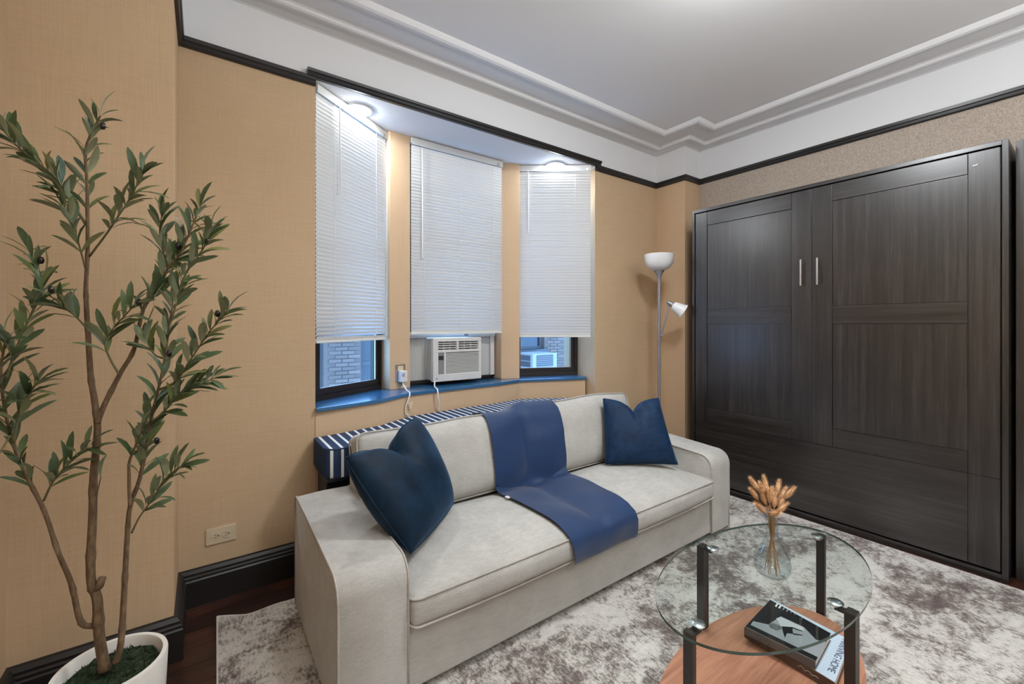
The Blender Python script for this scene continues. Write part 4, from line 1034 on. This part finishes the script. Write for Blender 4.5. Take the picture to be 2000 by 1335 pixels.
for px, py, dd in ((201, 246, 1.19), (80, 508, 1.15), (100, 565, 1.13), (272, 590, 1.17), (425, 612, 1.20), (348, 480, 1.27), (306, 860, 1.23), (330, 690, 1.2), (405, 470, 1.24)):
    m = MB(); c0 = at_depth(dd, px, py); m.lathe([(0, -.010), (.0042, -.0085), (.0066, -.003), (.0068, .003), (.0042, .0085), (0, .010)], 14, c0); m.done('olive', M_OLIVE, tree, smooth='all')

# ---------------------------------------------------------------- ceiling lights and added fill lamps
for label, (x, y), st in CEILING_LAMPS:
    t = thing('ceiling_light', label, 'ceiling light', (x, y, ZC), 'flush ceiling lights')
    m = MB(); m.lathe([(0, 0), (.165, 0), (.165, -.022), (.155, -.025), (0, -.025)], 40, (x, y, ZC)); m.done('mount', M_BWHITE, t, smooth=True)
    m = MB(); m.lathe([(.150, -.0255), (.148, -.045), (.125, -.070), (.08, -.088), (0, -.095)], 40, (x, y, ZC)); m.done('diffuser', emit_mat('ceiling_diffuser_%d' % st, st), t, smooth='all')
for label, (x, y, z), st in FILL_PENDANTS:
    t = thing('fill_pendant', label, 'ceiling light', (x, y, ZC), 'added fill pendants')
    m = MB(); m.lathe([(0, 0), (.06, 0), (.055, -.02), (0, -.025)], 32, (x, y, ZC)); m.done('canopy', M_BWHITE, t, smooth=True)
    m = MB(); m.tube([(x, y, ZC - .02), (x, y, z + .14)], .006, 8); m.done('stem', M_STEEL, t, smooth=True)
    m = MB(); m.lathe([(.15 * math.sin(PI * i / 16), .15 * math.cos(PI * i / 16)) for i in range(17)], 40, (x, y, z)); m.done('globe', emit_mat('fill_pendant_globe', st), t, smooth='all')
for label, (x, y), st in FILL_UPLIGHTS:
    t = thing('fill_torchiere', label, 'lamp', (x, y, .0125), 'added fill torchieres')
    m = MB(); m.lathe([(0, .0125), (.13, .0125), (.13, .022), (.03, .04), (.014, .07), (.012, 1.66), (.03, 1.70), (0, 1.705)], 32, (x, y, 0)); m.done('stand', M_LAMPMETAL, t, smooth=True)
    m = MB(); m.lathe([(.03, 1.70), (.08, 1.72), (.12, 1.76), (.15, 1.83), (.146, 1.83), (.116, 1.763), (.077, 1.725), (0, 1.712)], 40, (x, y, 0)); m.done('bowl_shade', M_OPAL, t, smooth=True)
    m = MB(); m.lathe([(.128, 1.800), (.10, 1.812), (.05, 1.818), (0, 1.82)], 32, (x, y, 0)); m.done('bulb_lens', emit_mat('fill_uplight_lens', st), t, smooth='all')
for label, (x, y), st in RECESSED:
    t = thing('recessed_light', label, 'downlight', (x, y, BAYZ), 'recessed lights in the bay ceiling')
    m = MB(); m.lathe([(.062, 0), (.062, -.006), (.070, -.009), (.078, -.006), (.080, 0)], 40, (x, y, BAYZ - .0005)); m.done('trim_ring', M_BWHITE, t, smooth=True)
    m = MB(); m.lathe([(.061, -.001), (.059, -.010), (.045, -.018), (.025, -.022), (0, -.0235)], 32, (x, y, BAYZ)); m.done('lens', emit_mat('downlight_lens', st), t, smooth='all')

# ---------------------------------------------------------------- building across the court
BY = 7.6
bld = thing('brick_building', 'pale brick building across the court seen through the windows', 'building', (4.4, BY + .3, -6))
openings = [(.35, 1.62, -.4, 1.55), (2.23, 3.35, -.4, 1.55), (5.30, 6.40, .70, 1.6), (7.06, 7.9, -.4, 1.55)]
m = MB(); xs = sorted({-3.0, 12.0, *[q for o in openings for q in o[:2]]})
for a, b in zip(xs, xs[1:]):
    cuts = [o for o in openings if o[0] <= a and o[1] >= b]
    if cuts: o = cuts[0]; m.box((a, BY, -6), (b, BY + .3, o[2])); m.box((a, BY, o[3]), (b, BY + .3, 1.75))
    else: m.box((a, BY, -6), (b, BY + .3, 1.75))
m.done('wall', M_MORTAR, bld)
for a, b, c_, d in openings:
    m = MB(); m.box((a, BY + .10, c_), (a + .06, BY + .16, d)); m.box((b - .06, BY + .10, c_), (b, BY + .16, d)); m.box((a + .06, BY + .10, c_), (b - .06, BY + .16, c_ + .06)); m.box((a + .06, BY + .10, d - .06), (b - .06, BY + .16, d)); m.box((a + .06, BY + .10, (c_ + d) / 2 - .03), (b - .06, BY + .16, (c_ + d) / 2 + .03))
    f = m.done('window', M_STONE, bld)
    m = MB(); m.box((a + .06, BY + .13, c_ + .06), (b - .06, BY + .14, d - .06)); m.done('pane', mat('far_window_glass', (34, 40, 46), .12, spec=.7), f)
    m = MB(); m.box((a - .05, BY - .04, c_ - .07), (b + .05, BY + .14, c_)); m.done('stone_sill', M_STONE, f)
bmsh = MB(); bmsh.box((-.100, -.012, -.029), (.100, .02, .029)); pb = bmsh.done('brick', M_BRICK, None, bevel=.004); bme = pb.data; bpy.data.objects.remove(pb)
spots = []
for r in range(-40, 25):
    z = .034 + r * .068
    for c_ in range(-12, 52):
        x = c_ * .212 + (.106 if r % 2 else 0)
        if any(o[0] - .10 < x < o[1] + .10 and o[2] - .10 < z < o[3] + .03 for o in openings): continue
        key = 0 if (1.6 < x < 2.3 and .1 < z < 1.2) or (5.2 < x < 7.1 and .15 < z < 1.25) else 1
        spots.append((key, x, z))
spots.sort(); bm = bmesh.new(); nb = 0
for key, x, z in spots:
    dy = random.uniform(-.006, .004); M = Matrix.Translation((x, BY - .002 + dy, z)) @ Matrix.Rotation(random.uniform(-.01, .01), 4, 'Y')
    if key == 0 and nb < 295:
        o = bpy.data.objects.new('brick', bme); COL.objects.link(o); o.parent = bld; o.matrix_parent_inverse = base_of(bld).inverted(); o.matrix_basis = M; nb += 1
    else:
        vs = [bm.verts.new(M @ Vector(q)) for q in ((-.1, -.012, -.029), (.1, -.012, -.029), (.1, -.012, .029), (-.1, -.012, .029), (-.1, .01, -.029), (.1, .01, -.029), (.1, .01, .029), (-.1, .01, .029))]
        for f in ((0, 1, 2, 3), (0, 4, 5, 1), (3, 2, 6, 7), (0, 3, 7, 4), (1, 5, 6, 2)): bm.faces.new([vs[i] for i in f])
me = bpy.data.meshes.new('brickwork'); bm.to_mesh(me); bm.free(); me.materials.append(M_BRICK); o = link('brickwork', me, bld); o['kind'] = 'stuff'
ea = thing('outdoor_air_conditioner', 'white air conditioner box sticking out of the building across the court', 'air conditioner', (5.7, 7.1, .34))
m = MB(); m.box((5.50, 6.90, .345), (6.16, BY - .06, .655)); m.done('case', mat('outdoor_white_metal', (142, 134, 128), .5), ea, bevel=.01)
m = MB(); m.box((5.60, 6.893, .375), (6.05, 6.899, .620)); g1 = m.done('rear_grille', mat('outdoor_grey', (66, 64, 66), .6), ea)
for i in range(6):
    m = MB(); m.box((5.60, 6.889, .385 + .04 * i), (6.05, 6.893, .392 + .04 * i)); m.done('fin', mat('outdoor_white_metal', (142, 134, 128), .5), g1)
for z0 in (.375, .505):
    m = MB(); m.box((5.493, 6.98, z0), (5.499, 7.40, z0 + .11)); m.done('side_vent', mat('outdoor_grey', (66, 64, 66), .6), ea)
m = MB(); m.box((5.52, 6.95, .318), (5.60, BY - .025, .3448)); m.box((6.05, 6.95, .318), (6.13, BY - .025, .3448)); m.done('bracket', M_STONE, ea)
